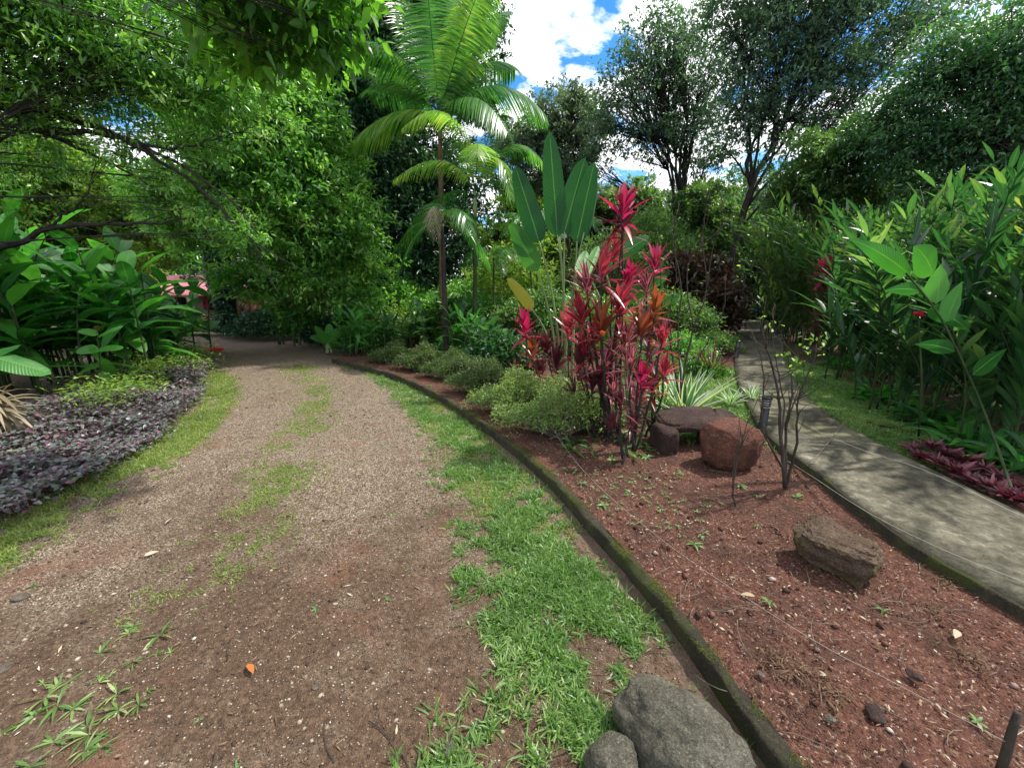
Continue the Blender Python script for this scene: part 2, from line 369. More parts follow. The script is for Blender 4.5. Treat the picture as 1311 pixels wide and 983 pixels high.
M['redbag']=plain('red_plastic',(.65,.03,.03),.4,.5,0,9); M['string']=plain('pale_string',(.33,.30,.25),.8,.2)
M['mossgeo']=leafmat('moss',[(0,(.035,.055,.010)),(.6,(.10,.13,.018)),(1,(.2,.2,.03))],.2,.8,.1)


# ------------------------------------------------------------------ curves on the ground
def smooth(pts, n=160):
    p = np.array(pts,float); q = np.concatenate([[2*p[0]-p[1]],p,[2*p[-1]-p[-2]]]); out=[]
    for i in range(1,len(q)-2):
        t = np.linspace(0,1,20,endpoint=False)[:,None]; a,b,c,d = q[i-1],q[i],q[i+1],q[i+2]
        out.append(.5*((2*b)+(-a+c)*t+(2*a-5*b+4*c-d)*t**2+(-a+3*b-3*c+d)*t**3))
    out = np.concatenate(out+[p[-1:]]); s = np.concatenate([[0],np.cumsum(np.linalg.norm(np.diff(out,axis=0),axis=1))])
    t = np.linspace(0,s[-1],n); return np.stack([np.interp(t,s,out[:,k]) for k in range(3)],1)
def gpx(lst, z): return [G(x,y,z) for x,y in lst]
def loft(name, A, B, na, mat, zf=None, geo=None):
    A=np.asarray(A); B=np.asarray(B); n=len(A); t=np.linspace(0,1,na)
    V = A[:,None,:]*(1-t)[None,:,None]+B[:,None,:]*t[None,:,None]
    if zf is not None: V[:,:,2] += zf(V[:,:,0],V[:,:,1])
    i=np.arange(n-1)[:,None]*na; j=np.arange(na-1)[None,:]
    Q=np.stack([i+j,i+j+1,i+na+j+1,i+na+j],-1).reshape(-1,4)
    g = Geo(); g.add(V.reshape(-1,3),Q)
    ob = g.build(name,mat)
    me = ob.data
    if me.polygons[len(me.polygons)//2].normal.z<0: me.flip_normals()
    return ob

KB = .10
kerb_px = [(425,459),(480,472),(520,485),(560,504),(600,528),(640,557),(690,597),(725,630),(770,680),(830,742),(880,803),(930,872),(975,930),(1016,983)]
kp = gpx(kerb_px, KB); t_ = norm(kp[-1]-kp[-2]); kp += [kp[-1]+t_*1.0, kp[-1]+t_*2.4, kp[-1]+t_*4.2]
kerb = smooth(kp, 400)
kt = norm(np.gradient(kerb,axis=0)); kn = np.stack([kt[:,1],-kt[:,0],0*kt[:,0]],1)      # normal in the plane
if kn[-60,0] > 0: kn = -kn                                            # points to the drive (left)
def off(curve, nrm, d, z): c = curve + nrm*d; c = c.copy(); c[:,2]=z; return c

# left edge of the drive sheet (well below the planting)
lp = [G(150,436,0),G(120,450,0),G(60,480,0),G(0,530,0),np.array([-5.2,2.6,0]),np.array([-4.6,1.0,0]),np.array([-4.2,-1.0,0]),np.array([-4.2,-3.2,0])]
# far outer edge of the drive, going left behind the trees
left = smooth(lp,400)
inner = off(kerb,kn,.02,0.0)
zroad = lambda x,y: (fbm(x,y,1.2,3)-.5)*.03 + (fbm(x,y,9,8,3)-.5)*.014
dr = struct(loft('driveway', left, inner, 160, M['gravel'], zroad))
# far turn of the drive towards the house
fa = smooth([G(470,430,0.0),G(400,424,0.0),G(330,424,0),G(250,424,0),G(120,424,0)],60)
fb = smooth([G(440,490,0.0),G(330,490,0),G(260,480,0),G(200,470,0),G(100,456,0)],60)
for c in (fa,fb): c[:,2]=-.03
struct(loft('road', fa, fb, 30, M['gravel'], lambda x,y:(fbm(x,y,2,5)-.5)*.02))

# kerb: a mossy concrete edging
g = Geo()
hh = (fbm(kerb[:,0],kerb[:,1],4,21)-.5)*.02
prof = [(0.02,-.06),(0.022,KB-.012),(.010,KB+.004),(-.012,KB+.008),(-.030,KB+.004),(-.036,KB-.02),(-.036,-.06)]
rows=[]
for k,(o_,z_) in enumerate(prof):
    c = off(kerb,kn,o_,z_)
    if 0<k<6:
        c[:,2]+=hh+(rng.random(len(c))-.5)*.007; c[:,:2]+=kn[:,:2]*((fbm(c[:,0]*9,c[:,1]*9,1,k)-.5)*.05)[:,None]
    rows.append(c)
V = np.stack(rows,1); n=len(kerb); m_=len(prof); i=np.arange(n-1)[:,None]*m_; j=np.arange(m_-1)[None,:]
g.add(V.reshape(-1,3), np.stack([i+j,i+j+1,i+m_+j+1,i+m_+j],-1).reshape(-1,4))
kob = struct(g.build('kerb',M['kerb']))
# moss tufts growing on the near kerb
g = Geo(); idx = rng.integers(150,400,26000); w_ = rng.uniform(-.045,.022,len(idx))
pos = kerb[idx]+kn[idx]*w_[:,None]+rng.normal(0,.012,(len(idx),3)); pos[:,2]=KB+.006+rng.random(len(idx))*.006
mk = fbm(pos[:,0],pos[:,1],6,77)>.47; pos=pos[mk]
blades(g,pos,rng.normal(0,.5,pos.shape)+UP,rng.uniform(.006,.017,len(pos)),.004,.2,1,'grass')
stuff(g.build('moss',M['mossgeo']),'yellow green moss growing along the top of the low concrete kerb','moss')
# silty gutter beside the kerb
ga = off(kerb,kn,.021,.012)[170:]; gw = .10+.09*fbm(kerb[170:,0],kerb[170:,1],5,4)
gb = kerb[170:]+kn[170:]*gw[:,None]; gb[:,2]=-.007
struct(loft('gutter', ga, gb, 8, M['gutter'], lambda x,y: zroad(x,y)*1.0+.004))

# path
ZP=.17
pl = [(925,402),(938,410),(945,425),(943,450),(945,480),(955,507),(975,542),(1003,570),(1042,597),(1100,643),(1160,687),(1220,723),(1311,772)]
pr = [(985,402),(1000,412),(1006,428),(1003,450),(1010,472),(1028,500),(1062,530),(1110,558),(1170,588),(1235,620),(1311,656)]
A = gpx(pl,ZP); d_=norm(A[-1]-A[-2]); A+= [A[-1]+d_*1.5, A[-1]+d_*4]; A = [A[0]+np.array([-6,4,0]),A[0]+np.array([-1.6,1.5,0])]+A
B = gpx(pr,ZP); d_=norm(B[-1]-B[-2]); B+= [B[-1]+d_*1.5, B[-1]+d_*4]; B = [B[0]+np.array([-6.6,5.4,0]),B[0]+np.array([-2.0,2.4,0])]+B
PA = smooth(A,300); PB = smooth(B,300)
g = Geo(); rows=[]
ed = np.linspace(0,1,14)
rowsT=[PA*(1-t)+PB*t for t in ed]
lo = PA.copy(); lo[:,2]=.0; hi = PB.copy(); hi[:,2]=.0
wv = (vnoise(PA[:,0],PA[:,1],7,2)-.5)*.012
rowsT[0]=rowsT[0]-np.array([0,0,.008]); rowsT[-1]=rowsT[-1]-np.array([0,0,.008])
allr=[lo]+rowsT+[hi]; V=np.stack(allr,1); V[:,1:3,0]+=wv[:,None]; m_=V.shape[1]; n=len(PA)
V[:,2:-2,2]+= (fbm(V[:,2:-2,0],V[:,2:-2,1],2,9)-.5)*.01
i=np.arange(n-1)[:,None]*m_; j=np.arange(m_-1)[None,:]
g.add(V.reshape(-1,3), np.stack([i+j,i+m_+j,i+m_+j+1,i+j+1],-1).reshape(-1,4))
pob = g.build('path',M['path'],smooth=False); struct(pob)
if pob.data.polygons[2000].normal.z<0: pob.data.flip_normals()
# joints cast across the path
g = Geo()
for fr in (.30,.42,.52,.62,.72,.83,.93):
    k = int(fr*299); kk=k
    a=PA[k]; b=PB[k]; dd=norm(b-a); s_=np.array([-dd[1],dd[0],0])*.006
    z_=np.array([0,0,.0075]); g.add([a+s_+z_,b+s_+z_,b-s_+z_,a-s_+z_],[[0,1,2,3]])
struct(g.build('path_joint',M['joint'],smooth=False))
g=Geo(); e0=PA.copy(); e0[:,2]=.05; e1=PA.copy(); e1[:,2]=ZP-.014; tn=norm(np.gradient(PA,axis=0)); nn_=np.stack([-tn[:,1],tn[:,0],0*tn[:,0]],1)
sg_=1 if ((PB-PA)*nn_).sum(1).mean()<0 else -1
hh=(fbm(PA[:,0],PA[:,1],6,3)-.5)*.02; e1[:,2]+=hh; jj=(fbm(PA[:,0],PA[:,1],9,13)*.02+.012)[:,None]
V=np.stack([e0+nn_*sg_*(jj+.01)+wv[:,None]*np.array([1,0,0]),e1+nn_*sg_*jj+wv[:,None]*np.array([1,0,0]),e1+np.array([0,0,.004])+wv[:,None]*np.array([1,0,0])],1); i=np.arange(299)[:,None]*3; j=np.arange(2)[None,:]
g.add(V.reshape(-1,3),np.stack([i+j,i+j+1,i+3+j+1,i+3+j],-1).reshape(-1,4)); struct(g.build('path_edge',M['kerb']))

# red planting bed between kerb and path
bedA = off(kerb,kn,-.030,KB-.012); 
bp = [bedA[0]+np.array([3,6,0])]
bl = smooth([np.array([3.0,26,.10]),PA[int(.18*299)]]+[PA[k] for k in range(70,300,12)]+[PA[-1]],400); bl[:,2]=.10
bedA2 = smooth([G(470,452,.09)]+[bedA[k] for k in range(0,400,20)]+[bedA[-1]],400)
zbed = lambda x,y: (fbm(x,y,1.6,31)-.5)*.05+(fbm(x,y,14,33,3)-.5)*.026
struct(loft('garden_bed', bedA2, bl, 170, M['red'], zbed))
# verge right of the path
ra = PB.copy(); ra[:,2]=.115; rb = smooth([np.array([4,60,.1]),np.array([30,50,.1]),np.array([30,10,.1]),np.array([22,0,.1]),np.array([12,-6,.1])],300)
zv = lambda x,y: (fbm(x,y,1.1,41)-.5)*.10+(fbm(x,y,10,43,3)-.5)*.025
ra = np.concatenate([ra]); struct(loft('verge', ra, rb, 140, M['earth'], lambda x,y: zv(x,y)-.01))
# one big sheet of ground to the horizon
g = Geo(); s_=900; g.add([(-s_,-s_,-.07),(s_,-s_,-.07),(s_,s_,-.07),(-s_,s_,-.07)],[[0,1,2,3]])
struct(g.build('ground',M['earth'],smooth=False))
# soil under the left planting
la = left.copy()-np.array([0,0,.02]); lb = la+np.array([-14,-.5,.25]); lb[:,2]=.12
struct(loft('planting_soil', la, lb, 40, M['earth'], lambda x,y:(fbm(x,y,1,51)-.5)*.05))

# ------------------------------------------------------------------ scatter helpers
def inpoly(px,py,poly):
    ins=np.zeros(len(px),bool); n=len(poly)
    for i in range(n):
        x1,y1=poly[i][:2]; x2,y2=poly[(i+1)%n][:2]
        c=((y1>py)!=(y2>py))&(px<(x2-x1)*(py-y1)/(y2-y1+1e-12)+x1); ins^=c
    return ins
def toscreen(p):
    p=np.asarray(p); dy=p[:,1]; dz=p[:,2]-CH; de=dy*cp-dz*sp; u=dy*sp+dz*cp
    de=np.where(de>.05,de,.05); return W0/2+F*p[:,0]/de, H0/2-F*u/de
def scat(poly, n, z=0., power=1.5, near=None):
    """n points inside a polygon of world points, denser near the camera"""
    poly=[np.asarray(p) for p in poly]; P_=np.array([p[:2] for p in poly]); lo=P_.min(0); hi=P_.max(0); out=[]; c=0
    while c<n:
        q=rng.uniform(lo,hi,(n*2,2)); q=q[inpoly(q[:,0],q[:,1],P_)]
        d=np.hypot(q[:,0],q[:,1]); keep=rng.random(len(q))<np.minimum(1,(2.2/np.maximum(d,.1))**power); q=q[keep]
        out.append(q); c+=len(q)
    q=np.concatenate(out)[:n]; return np.column_stack([q,np.full(len(q),z)])

# ---- gravel pebbles on the drive
def pebbles(name, pos, size, mat, flat=.55, smooth=False):
    n=len(pos); base=np.array([[1,0,0],[.3,.95,0],[-.8,.6,0],[-.8,-.6,0],[.3,-.95,0],[0,0,1],[0,0,-1.]])
    T=[]
    for a in range(5): b=(a+1)%5; T+= [[a,b,5],[b,a,6]]
    V=base[None]*(1+rng.normal(0,.18,(n,7,1)))*size[:,None,None]*np.array([1,.75,flat])
    an=rng.random(n)*2*PI; c,s=np.cos(an),np.sin(an); X=V[:,:,0]*c[:,None]-V[:,:,1]*s[:,None]; Y=V[:,:,0]*s[:,None]+V[:,:,1]*c[:,None]
    V=np.stack([X,Y,V[:,:,2]],-1)+pos[:,None,:]; g=Geo(); A=np.zeros_like(V); A[:,:,2]=rng.random(n)[:,None]
    g.add(V.reshape(-1,3),None,((np.arange(n)*7)[:,None,None]+np.array(T)[None]).reshape(-1,3),A.reshape(-1,3)); return g.build(name,mat,smooth=smooth)
def pebmat(name, stops):
    m,nt,out=mat_new(name); at=N(nt,'ShaderNodeAttribute'); at.attribute_name='leaf'; sx=N(nt,'ShaderNodeSeparateXYZ'); nt.links.new(at.outputs['Vector'],sx.inputs[0])
    princ(nt,out,ramp(nt,sx.outputs[2],stops),.85,None,.25); return m
M['peb']=pebmat('pebble_mix',[(0,(.03,.02,.013)),(.4,(.10,.065,.042)),(.75,(.18,.13,.09)),(.96,(.30,.245,.185)),(1,(.48,.44,.38))])
M['crumb']=pebmat('soil_crumb',[(0,(.02,.012,.009)),(.5,(.095,.037,.025)),(.85,(.17,.075,.052)),(.97,(.24,.15,.13)),(1,(.52,.48,.42))])
drive_poly=[left[k] for k in range(0,400,20)]+[inner[k] for k in range(399,0,-20)]
q=scat(drive_poly,150000,0,1.3); mk=(fbm(q[:,0],q[:,1],1.1,61)+.35*(vnoise(q[:,0],q[:,1],5,9)))>.55; q=q[mk|(rng.random(len(q))<.3)]
q[:,2]=zroad(q[:,0],q[:,1])+.001; d=np.hypot(q[:,0],q[:,1])
stuff(pebbles('gravel',q,rng.uniform(.0014,.0048,len(q))*(1+1.6*(rng.random(len(q))>.975))*(1+d*.13),M['peb']),'loose pale and brown gravel scattered over the dirt drive','gravel')
bed_poly=[bedA2[k] for k in range(40,400,20)]+[bl[k] for k in range(399,60,-20)]
q=scat(bed_poly,110000,0,1.2); q[:,2]=.10+zbed(q[:,0],q[:,1])-.006+.004
mk=rng.random(len(q))<.25+1.3*(fbm(q[:,0],q[:,1],2.4,71)-.35); q=q[mk]
stuff(pebbles('soil_crumbs',q,rng.uniform(.0018,.006,len(q))*(1+3.2*(rng.random(len(q))>.988)),M['crumb']),'reddish crumbs and small clods covering the planting bed','soil crumbs')

# ---- litter
def litter(name,label,poly,n,z,zf,size=(.006,.032)):
    q=scat(poly,n,0,1.0); q[:,2]=z+zf(q[:,0],q[:,1])+.006; g=Geo(); d=rng.normal(0,1,(n,3)); d[:,2]*=.15
    blades(g,q,d,rng.uniform(*size,n),rng.uniform(.003,.012,n),rng.uniform(-.1,.15,n),2,'lance',.3,None,rng.random(n)**1.2)
    stuff(g.build(name,M['litter']),label,'leaf litter')
litter('leaf_litter','dry brown leaf bits lying on the red bed',bed_poly,12000,.10,zbed)
litter('leaf_litter','small dry leaves lying scattered over the gravel drive',drive_poly,2200,0,zroad,(.012,.05))
def twigs(poly,n,z,zf):
    q=scat(poly,n,0,1.0); g=Geo()
    for p in q:
        a=rng.random()*2*PI; L=rng.uniform(.03,.22); dd=np.array([math.cos(a),math.sin(a),0])*L; nn=np.array([-dd[1],dd[0],0])*rng.uniform(-.3,.3)
        pts=bez(p,p+dd*.5+nn,p+dd,5); pts[:,2]=z+zf(pts[:,0],pts[:,1])+.006+rng.random()*.008; tube(g,pts,[.0022,.002,.0018,.0014,.0008],4)
    return g
g=twigs(bed_poly,900,.10,zbed); stuff(g.build('twigs',M['twig']),'thin dry twigs strewn across the red bed','twigs')
g=twigs(drive_poly,90,.0,zroad); stuff(g.build('twigs',M['stake']),'few dark twigs lying on the gravel drive','twigs')

# ---- grass
def grass(name,label,poly,n,z,zf,mat,L=(.03,.075),Wd=(.004,.008),power=1.3,patch=None,per=9,edge=.06):
    q=scat(poly,n//per,0,power); q[:,:2]+=rng.normal(0,edge,(len(q),2))
    if patch:
        s,th,seed=patch; f=.6*fbm(q[:,0],q[:,1],s,seed)+.4*fbm(q[:,0],q[:,1],s*5,seed+9,2); mk=rng.random(len(q))<np.clip((f-th)*6,0,1); q=q[mk]
    q=np.repeat(q,per,0)+rng.normal(0,.011,(len(q)*per,3)); q[:,2]=z+zf(q[:,0],q[:,1])-.002
    d=rng.normal(0,.62,q.shape); d[:,2]=rng.uniform(.35,1.1,len(q)); dist=np.hypot(q[:,0],q[:,1]); sc=np.clip(.75+dist*.07,1,1.9)
    g=Geo(); blades(g,q,d,rng.uniform(*L,len(q))*(.8+.3*np.minimum(sc,1.5)),rng.uniform(*Wd,len(q))*sc,rng.uniform(.15,.55,len(q)),3,'grass',0,None,np.clip(rng.normal(.5,.25,len(q))+.25*(fbm(q[:,0],q[:,1],1.5,5)-.5),0,1))
    return stuff(g.build(name,mat),label,'grass')
gl=[(432,462),(470,478),(500,498),(535,530),(560,560),(568,610),(580,660),(590,710),(610,760),(640,800),(668,850),(655,890),(620,930),(575,983)]
Lg=[G(x,y,0) for x,y in gl]; Rg=[kerb[k]+kn[k]*(.04 if k<170 else .15) for k in range(20,400,10)]
Rg=[r for r in Rg if r[1]>.85]
strip=Lg+[np.array([-.1,.75,0]),np.array([.75,.75,0])]+Rg[::-1]
grass('grass','broad green grass growing on the strip beside the mossy kerb',strip,92000,0,zroad,M['grass'],(.03,.085),(.005,.010),1.2,(2.2,.43,301),9,.09)
far=[G(x,y,0) for x,y in [(432,462),(500,498),(560,560),(600,660),(760,700),(700,620),(600,535),(520,490)]]
grass('grass','short sunlit yellow green grass at the far end of the kerb strip',far,38000,0,zroad,M['grassy'],(.02,.05),(.004,.008),.6,(1.9,.43,303))
mid=[G(x,y,0) for x,y in [(365,466),(398,468),(425,500),(425,540),(400,600),(370,660),(330,700),(290,740),(225,765),(180,760),(215,720),(290,670),(320,620),(350,575),(385,530),(385,495)]]
grass('grass','patchy yellow green grass running down the middle of the drive',mid,50000,0,zroad,M['grassy'],(.012,.04),(.003,.007),.9,(2.6,.455,305),7,.11)
lv=[G(x,y,0) for x,y in [(262,470),(300,490),(297,515),(262,552),(210,598),(140,640),(80,675),(0,722),(-60,752),(-60,700),(0,672),(70,640),(140,600),(200,565),(240,530),(258,500)]]
grass('grass','bright low grass verge between the purple plants and the gravel',lv,75000,0,zroad,M['grassy'],(.02,.06),(.004,.009),.8,(1.6,.36,307),7,.08)
bgp=[G(x,y,.12) for x,y in [(840,470),(940,470),(950,500),(968,540),(975,570),(930,560),(840,560)]]
grass('grass','bright green grass patch behind the stone slab',bgp,30000,.10,zbed,M['grass'],(.03,.09),(.005,.009),.4,(1.4,.25,309))
rvp=[G(x,y,.14) for x,y in [(1005,455),(1060,470),(1110,505),(1160,540),(1230,575),(1200,596),(1140,572),(1075,538),(1035,508),(1012,480)]]
grass('grass','green grass patch along the right edge of the concrete path',rvp,60000,.12,lambda x,y:zv(x,y)-.01,M['grass'],(.02,.06),(.004,.009),.4,(1.5,.32,311))

# small weeds: bed seedlings, wisps on the drive
def weeds(name,label,poly,n,z,zf,mat,L,Wd,k=7,power=.8):
    c=scat(poly,n,0,power); s=rng.uniform(.5,1.3,n); q=np.repeat(c,k,0); ss=np.repeat(s,k); a=rng.random(len(q))*2*PI; el=rng.uniform(.15,.8,len(q))
    d=np.stack([np.cos(a),np.sin(a),el],1); q[:,2]=z+zf(q[:,0],q[:,1]); g=Geo(); blades(g,q,d,L*ss*rng.uniform(.6,1.2,len(q)),Wd*ss,.35,3,'lance',.2)
    return stuff(g.build(name,mat),label,'weeds')
weeds('weeds','scattered small green seedlings in the red bed',bed_poly,230,.10,zbed,M['weed'],.05,.013)
nearp=[G(x,y,0) for x,y in [(0,930),(60,870),(170,800),(240,800),(210,860),(170,930),(100,983),(0,983)]]
bunder=[G(x,y,.1) for x,y in [(690,520),(760,500),(850,500),(870,545),(830,590),(770,600),(740,585)]]
weeds('undergrowth_weeds','low mixed green weeds under the red cordylines',bunder,150,.10,zbed,M['soft'],.13,.022,8,0)
mossy=[G(x,y,.1) for x,y in [(700,600),(760,600),(880,600),(930,640),(900,690),(820,680),(740,640)]]
weeds('weeds','thin pale seedlings on the bare red soil below the cordylines',mossy,120,.10,zbed,M['weed'],.028,.006,6,0)
weeds('weeds','sparse grassy weeds in the near left gravel',nearp,26,0,zroad,M['grass'],.075,.009,9,0)
weeds('weeds','odd small weeds dotting the gravel drive',drive_poly,90,0,zroad,M['weed'],.035,.007,6,1.0)

# ---- purple ground cover, left
def hgt(x,y): return .02+.38*fbm(x,y,2.2,91)
pp=[G(x,y,.1) for x,y in [(262,468),(258,492),(240,522),(200,556),(140,592),(70,628),(0,662),(-70,700),(-160,740),(-160,620),(-40,560),(0,540),(60,520),(110,500),(170,475),(215,455),(245,455)]]
q=scat(pp,34000,0,.7); q[:,:2]+=rng.normal(0,.07,(len(q),2)); H_=hgt(q[:,0],q[:,1]); q[:,2]=H_*rng.beta(3.2,1,len(q))
d=rng.normal(0,1,q.shape); d[:,2]=rng.normal(.05,.3,len(q)); dist=np.hypot(q[:,0],q[:,1]); g=Geo()
blades(g,q,d,rng.uniform(.028,.062,len(q))*(.8+.04*dist),rng.uniform(.02,.042,len(q))*(.8+.04*dist),.2,3,'ovate',.25,None,np.clip(rng.normal(.45,.28,len(q))+.6*(fbm(q[:,0],q[:,1],1.0,95)-.5),0,1))
stuff(g.build('purple_groundcover',M['purple']),'dense carpet of purple and grey leaved ground cover beside the drive','ground cover')
yp=[G(x,y,.2) for x,y in [(95,500),(140,482),(180,460),(225,440),(262,452),(258,470),(200,492),(160,510),(110,525)]]
q=scat(yp,6500,0,.3); q[:,:2]+=rng.normal(0,.16,(len(q),2)); H_=.05+.62*fbm(q[:,0],q[:,1],2.6,99)*np.minimum(1,.5+rng.random(len(q))); q[:,2]=H_*rng.beta(2.6,1,len(q)); d=rng.normal(0,1,q.shape); d[:,2]=rng.uniform(-.1,.9,len(q)); g=Geo()
blades(g,q,d,rng.uniform(.05,.12,len(q)),rng.uniform(.02,.035,len(q)),.3,2,'lance',.2)
stuff(g.build('leafy_groundcover',M['yellow']),'yellow green leafy ground cover behind the purple plants','ground cover')

# ------------------------------------------------------------------ trees
def tree(name,label,cat,base,clumps,mat,bark='bark',nleaf=30000,L=.11,Wr=.45,r0=.14,tips=34,fork=.35,spread=.16,group=None,trunk_to=None,limbs=True,lean=None,hang=0.,lv=.5,lr=.5,fine=0):
    t=thing(name,label,cat,base,group); gt=Geo(); gl_=Geo(); base=np.asarray(base,float)
    C_=np.array([c[0] for c in clumps]); R_=np.array([c[1] for c in clumps]); top=C_.mean(0) if trunk_to is None else np.asarray(trunk_to,float)
    ctrl=base*.5+top*.5 if lean is None else np.asarray(lean,float)
    tr=wob(bez(base,ctrl,top,10),.03*np.linalg.norm(top-base)*.3); r=np.linspace(r0,r0*.45,10); r[0]*=1.25; tube(gt,tr,r,9)
    vol=(R_**2); vol=vol/vol.sum()
    for (c,rr),w in zip(clumps,vol):
        c=np.asarray(c,float); rad=np.array([rr,rr,rr*.8])
        s=tr[int(rng.integers(4,10)) if fork<.5 else int(rng.integers(6,10))]
        if c[2]<s[2]-.2: s=tr[int(np.argmin(abs(tr[:,2]-c[2]+rr*.5)))]
        lim=wob(bez(s,(s+c)/2+np.array([0,0,rr*.35]),c,8),rr*.06); l0=r0*lr*min(1,.45+rr*.25); 
        if limbs: tube(gt,lim,np.linspace(l0,l0*.25,8),6)
        nt_=max(6,int(tips*w*len(clumps))); dirs=norm(rng.normal(0,1,(nt_,3))); rad_=rng.random(nt_)**.38
        tp=c+dirs*rad_[:,None]*rad
        for k in range(nt_):
            a=lim[int(rng.integers(3,8))]; mdl=(a+tp[k])/2+rng.normal(0,rr*.1,3); tube(gt,bez(a,mdl,tp[k],5),np.linspace(l0*.25,l0*.05+.002,5),4,0,False)
        nl=int(nleaf*w); ti=rng.integers(0,nt_,nl); u=rng.random(nl)**.5
        # leaves sit on the outer half of each twig and in a puff round its tip
        sp_=spread*rr+.05
        # twig puffs: several sub-sprays per tip
        ns=6; sub=tp[:,None,:]+rng.normal(0,sp_*1.1,(nt_,ns,3))*np.array([1,1,.7]); si=rng.integers(0,ns,nl)
        cen=sub[ti,si]; axis=norm(cen-c+rng.normal(0,rr*.25,(nl,3)))
        pos=cen+rng.normal(0,sp_*.42,(nl,3))*np.array([1,1,.6])
        dd=axis*.5+norm(rng.normal(0,1,(nl,3)))*.9; dd[:,2]-=hang
        cr=np.repeat(rng.random((nt_,1)),ns,1)+rng.normal(0,.12,(nt_,ns)); rd=np.clip(.45*cr[ti,si]+.55*rng.random(nl)+(lv-.5),0,1)
        if fine: LL_=rng.uniform(.65,1.25,nl)*L; blades(gl_,pos,dd,LL_,LL_*Wr,rng.uniform(.05,.35,nl),fine,'ovate',.28,None,rd,0,.6)
        else: leaves(gl_,pos,dd,rng.uniform(.7,1.25,nl)*L,Wr,rd)
    gt.build('trunk',M[bark],t); gl_.build('crown',mat,t); return t
def cl(x,y,rpx,d): c=P(x,y,d); return (c, rpx*d/F*1.0)

# T1 near-left tree whose limbs come in from the left edge
base1=np.array([-9.5,4.2,.1])
t=tree('overhanging_tree','leafy tree reaching in from the left edge with long dark slanting limbs','tree',base1,
  [cl(20,20,90,5.6),cl(110,15,85,5.6),cl(200,40,75,5.8),cl(60,95,55,5.8),cl(150,100,50,6.0),cl(240,110,55,6.2),cl(-60,80,90,5.6),cl(-90,200,80,5.6),cl(280,40,60,6.3),cl(190,160,34,6.3),cl(255,190,34,6.5),cl(310,130,50,6.6),cl(100,150,26,5.8),cl(150,190,24,6.0),cl(215,235,26,6.2),cl(270,265,26,6.3),cl(320,300,26,6.4),cl(60,200,24,5.8),cl(30,150,26,5.7),cl(-20,-60,100,5.4),cl(90,-60,100,5.6)],
  M['mid'],'barkd',46000,.085,.42,.28,40,trunk_to=P(-90,110,5.4),lv=.66,lr=.11,fine=2)
g=Geo()
for pts,r in (([(-90,120),(0,135),(80,150),(170,185),(260,245),(340,330)],.05),([(-90,150),(0,158),(60,172),(130,205),(200,240)],.04),([(-90,80),(0,90),(60,95),(150,70),(230,35)],.05),
              ([(60,172),(120,170),(200,195),(290,250),(330,300)],.035),([(-60,330),(30,310),(60,292),(130,288),(200,285),(240,280)],.05),([(60,292),(110,250),(120,205)],.02),([(170,185),(230,190),(330,160)],.02),([(0,135),(50,115),(110,100),(180,110)],.03)):
    w=np.array([P(x,y,5.7+.0016*max(x,0)) for x,y in pts]); w=smooth(w,26); w+=rng.normal(0,.012,w.shape); tube(g,w,np.linspace(r,r*.25,26),7)
    for k in range(6,26,2):
        a=w[k]; e=a+norm(w[min(k+1,25)]-w[k-1])*rng.uniform(.3,.9)+rng.normal(0,.22,3); tube(g,bez(a,(a+e)/2+rng.normal(0,.06,3),e,5),np.linspace(r*.2,.002,5),4)
g.build('limb',M['barkd'],t)

# T0 big leaved branch hanging at top of the picture
t0b=np.array([-4.6,-2.5,.1])
tree('broadleaf_tree','tree with broad bright leaves hanging into the top of the view','tree',t0b,
  [cl(305,0,34,3.4),cl(350,22,34,3.4),cl(405,20,36,3.3),cl(428,48,20,3.4),cl(290,70,24,3.5),cl(345,85,20,3.5),cl(250,-35,40,3.3),cl(330,-55,45,3.2),cl(415,-50,40,3.2),cl(410,85,16,3.5),cl(365,55,26,3.6)],
  M['big'],'barkd',2700,.105,.5,.2,12,trunk_to=np.array([-3.6,0.6,4.9]),hang=.5,spread=.3,lv=.6,lr=.08,fine=4)

# T2 glossy tree leaning over the far end of the drive
b2=G(402,436,0)
tree('glossy_tree','bushy glossy leaved tree leaning over the far end of the drive','tree',b2,
  [cl(330,150,52,8.6),cl(375,215,62,9),cl(300,215,50,8.6),cl(420,280,55,9.4),cl(350,285,60,9),cl(280,275,42,9),cl(400,345,48,9.6),cl(455,330,40,10),cl(330,345,42,10.2),cl(425,225,34,9.6),cl(225,250,42,8.8),cl(265,160,40,8.6),cl(385,140,42,9),cl(455,385,30,10.4),cl(385,395,30,10.8),cl(225,292,30,9.6),cl(350,95,34,8.8)],
  M['mid'],'barkd',85000,.13,.4,.16,46,trunk_to=P(370,250,9.8),lv=.6)

# T3 tall dense dark evergreen behind the palms
b3=G(480,418,0)
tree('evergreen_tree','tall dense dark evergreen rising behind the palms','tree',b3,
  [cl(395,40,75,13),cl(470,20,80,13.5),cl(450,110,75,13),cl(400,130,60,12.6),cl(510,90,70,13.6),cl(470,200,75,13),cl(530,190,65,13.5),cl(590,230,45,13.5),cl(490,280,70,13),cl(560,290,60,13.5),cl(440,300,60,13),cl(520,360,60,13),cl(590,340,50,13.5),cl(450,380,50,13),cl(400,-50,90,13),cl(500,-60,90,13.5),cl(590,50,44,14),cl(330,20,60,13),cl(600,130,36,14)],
  M['dark'],'barkd',120000,.17,.42,.3,50,trunk_to=P(490,120,13.3),lv=.52)

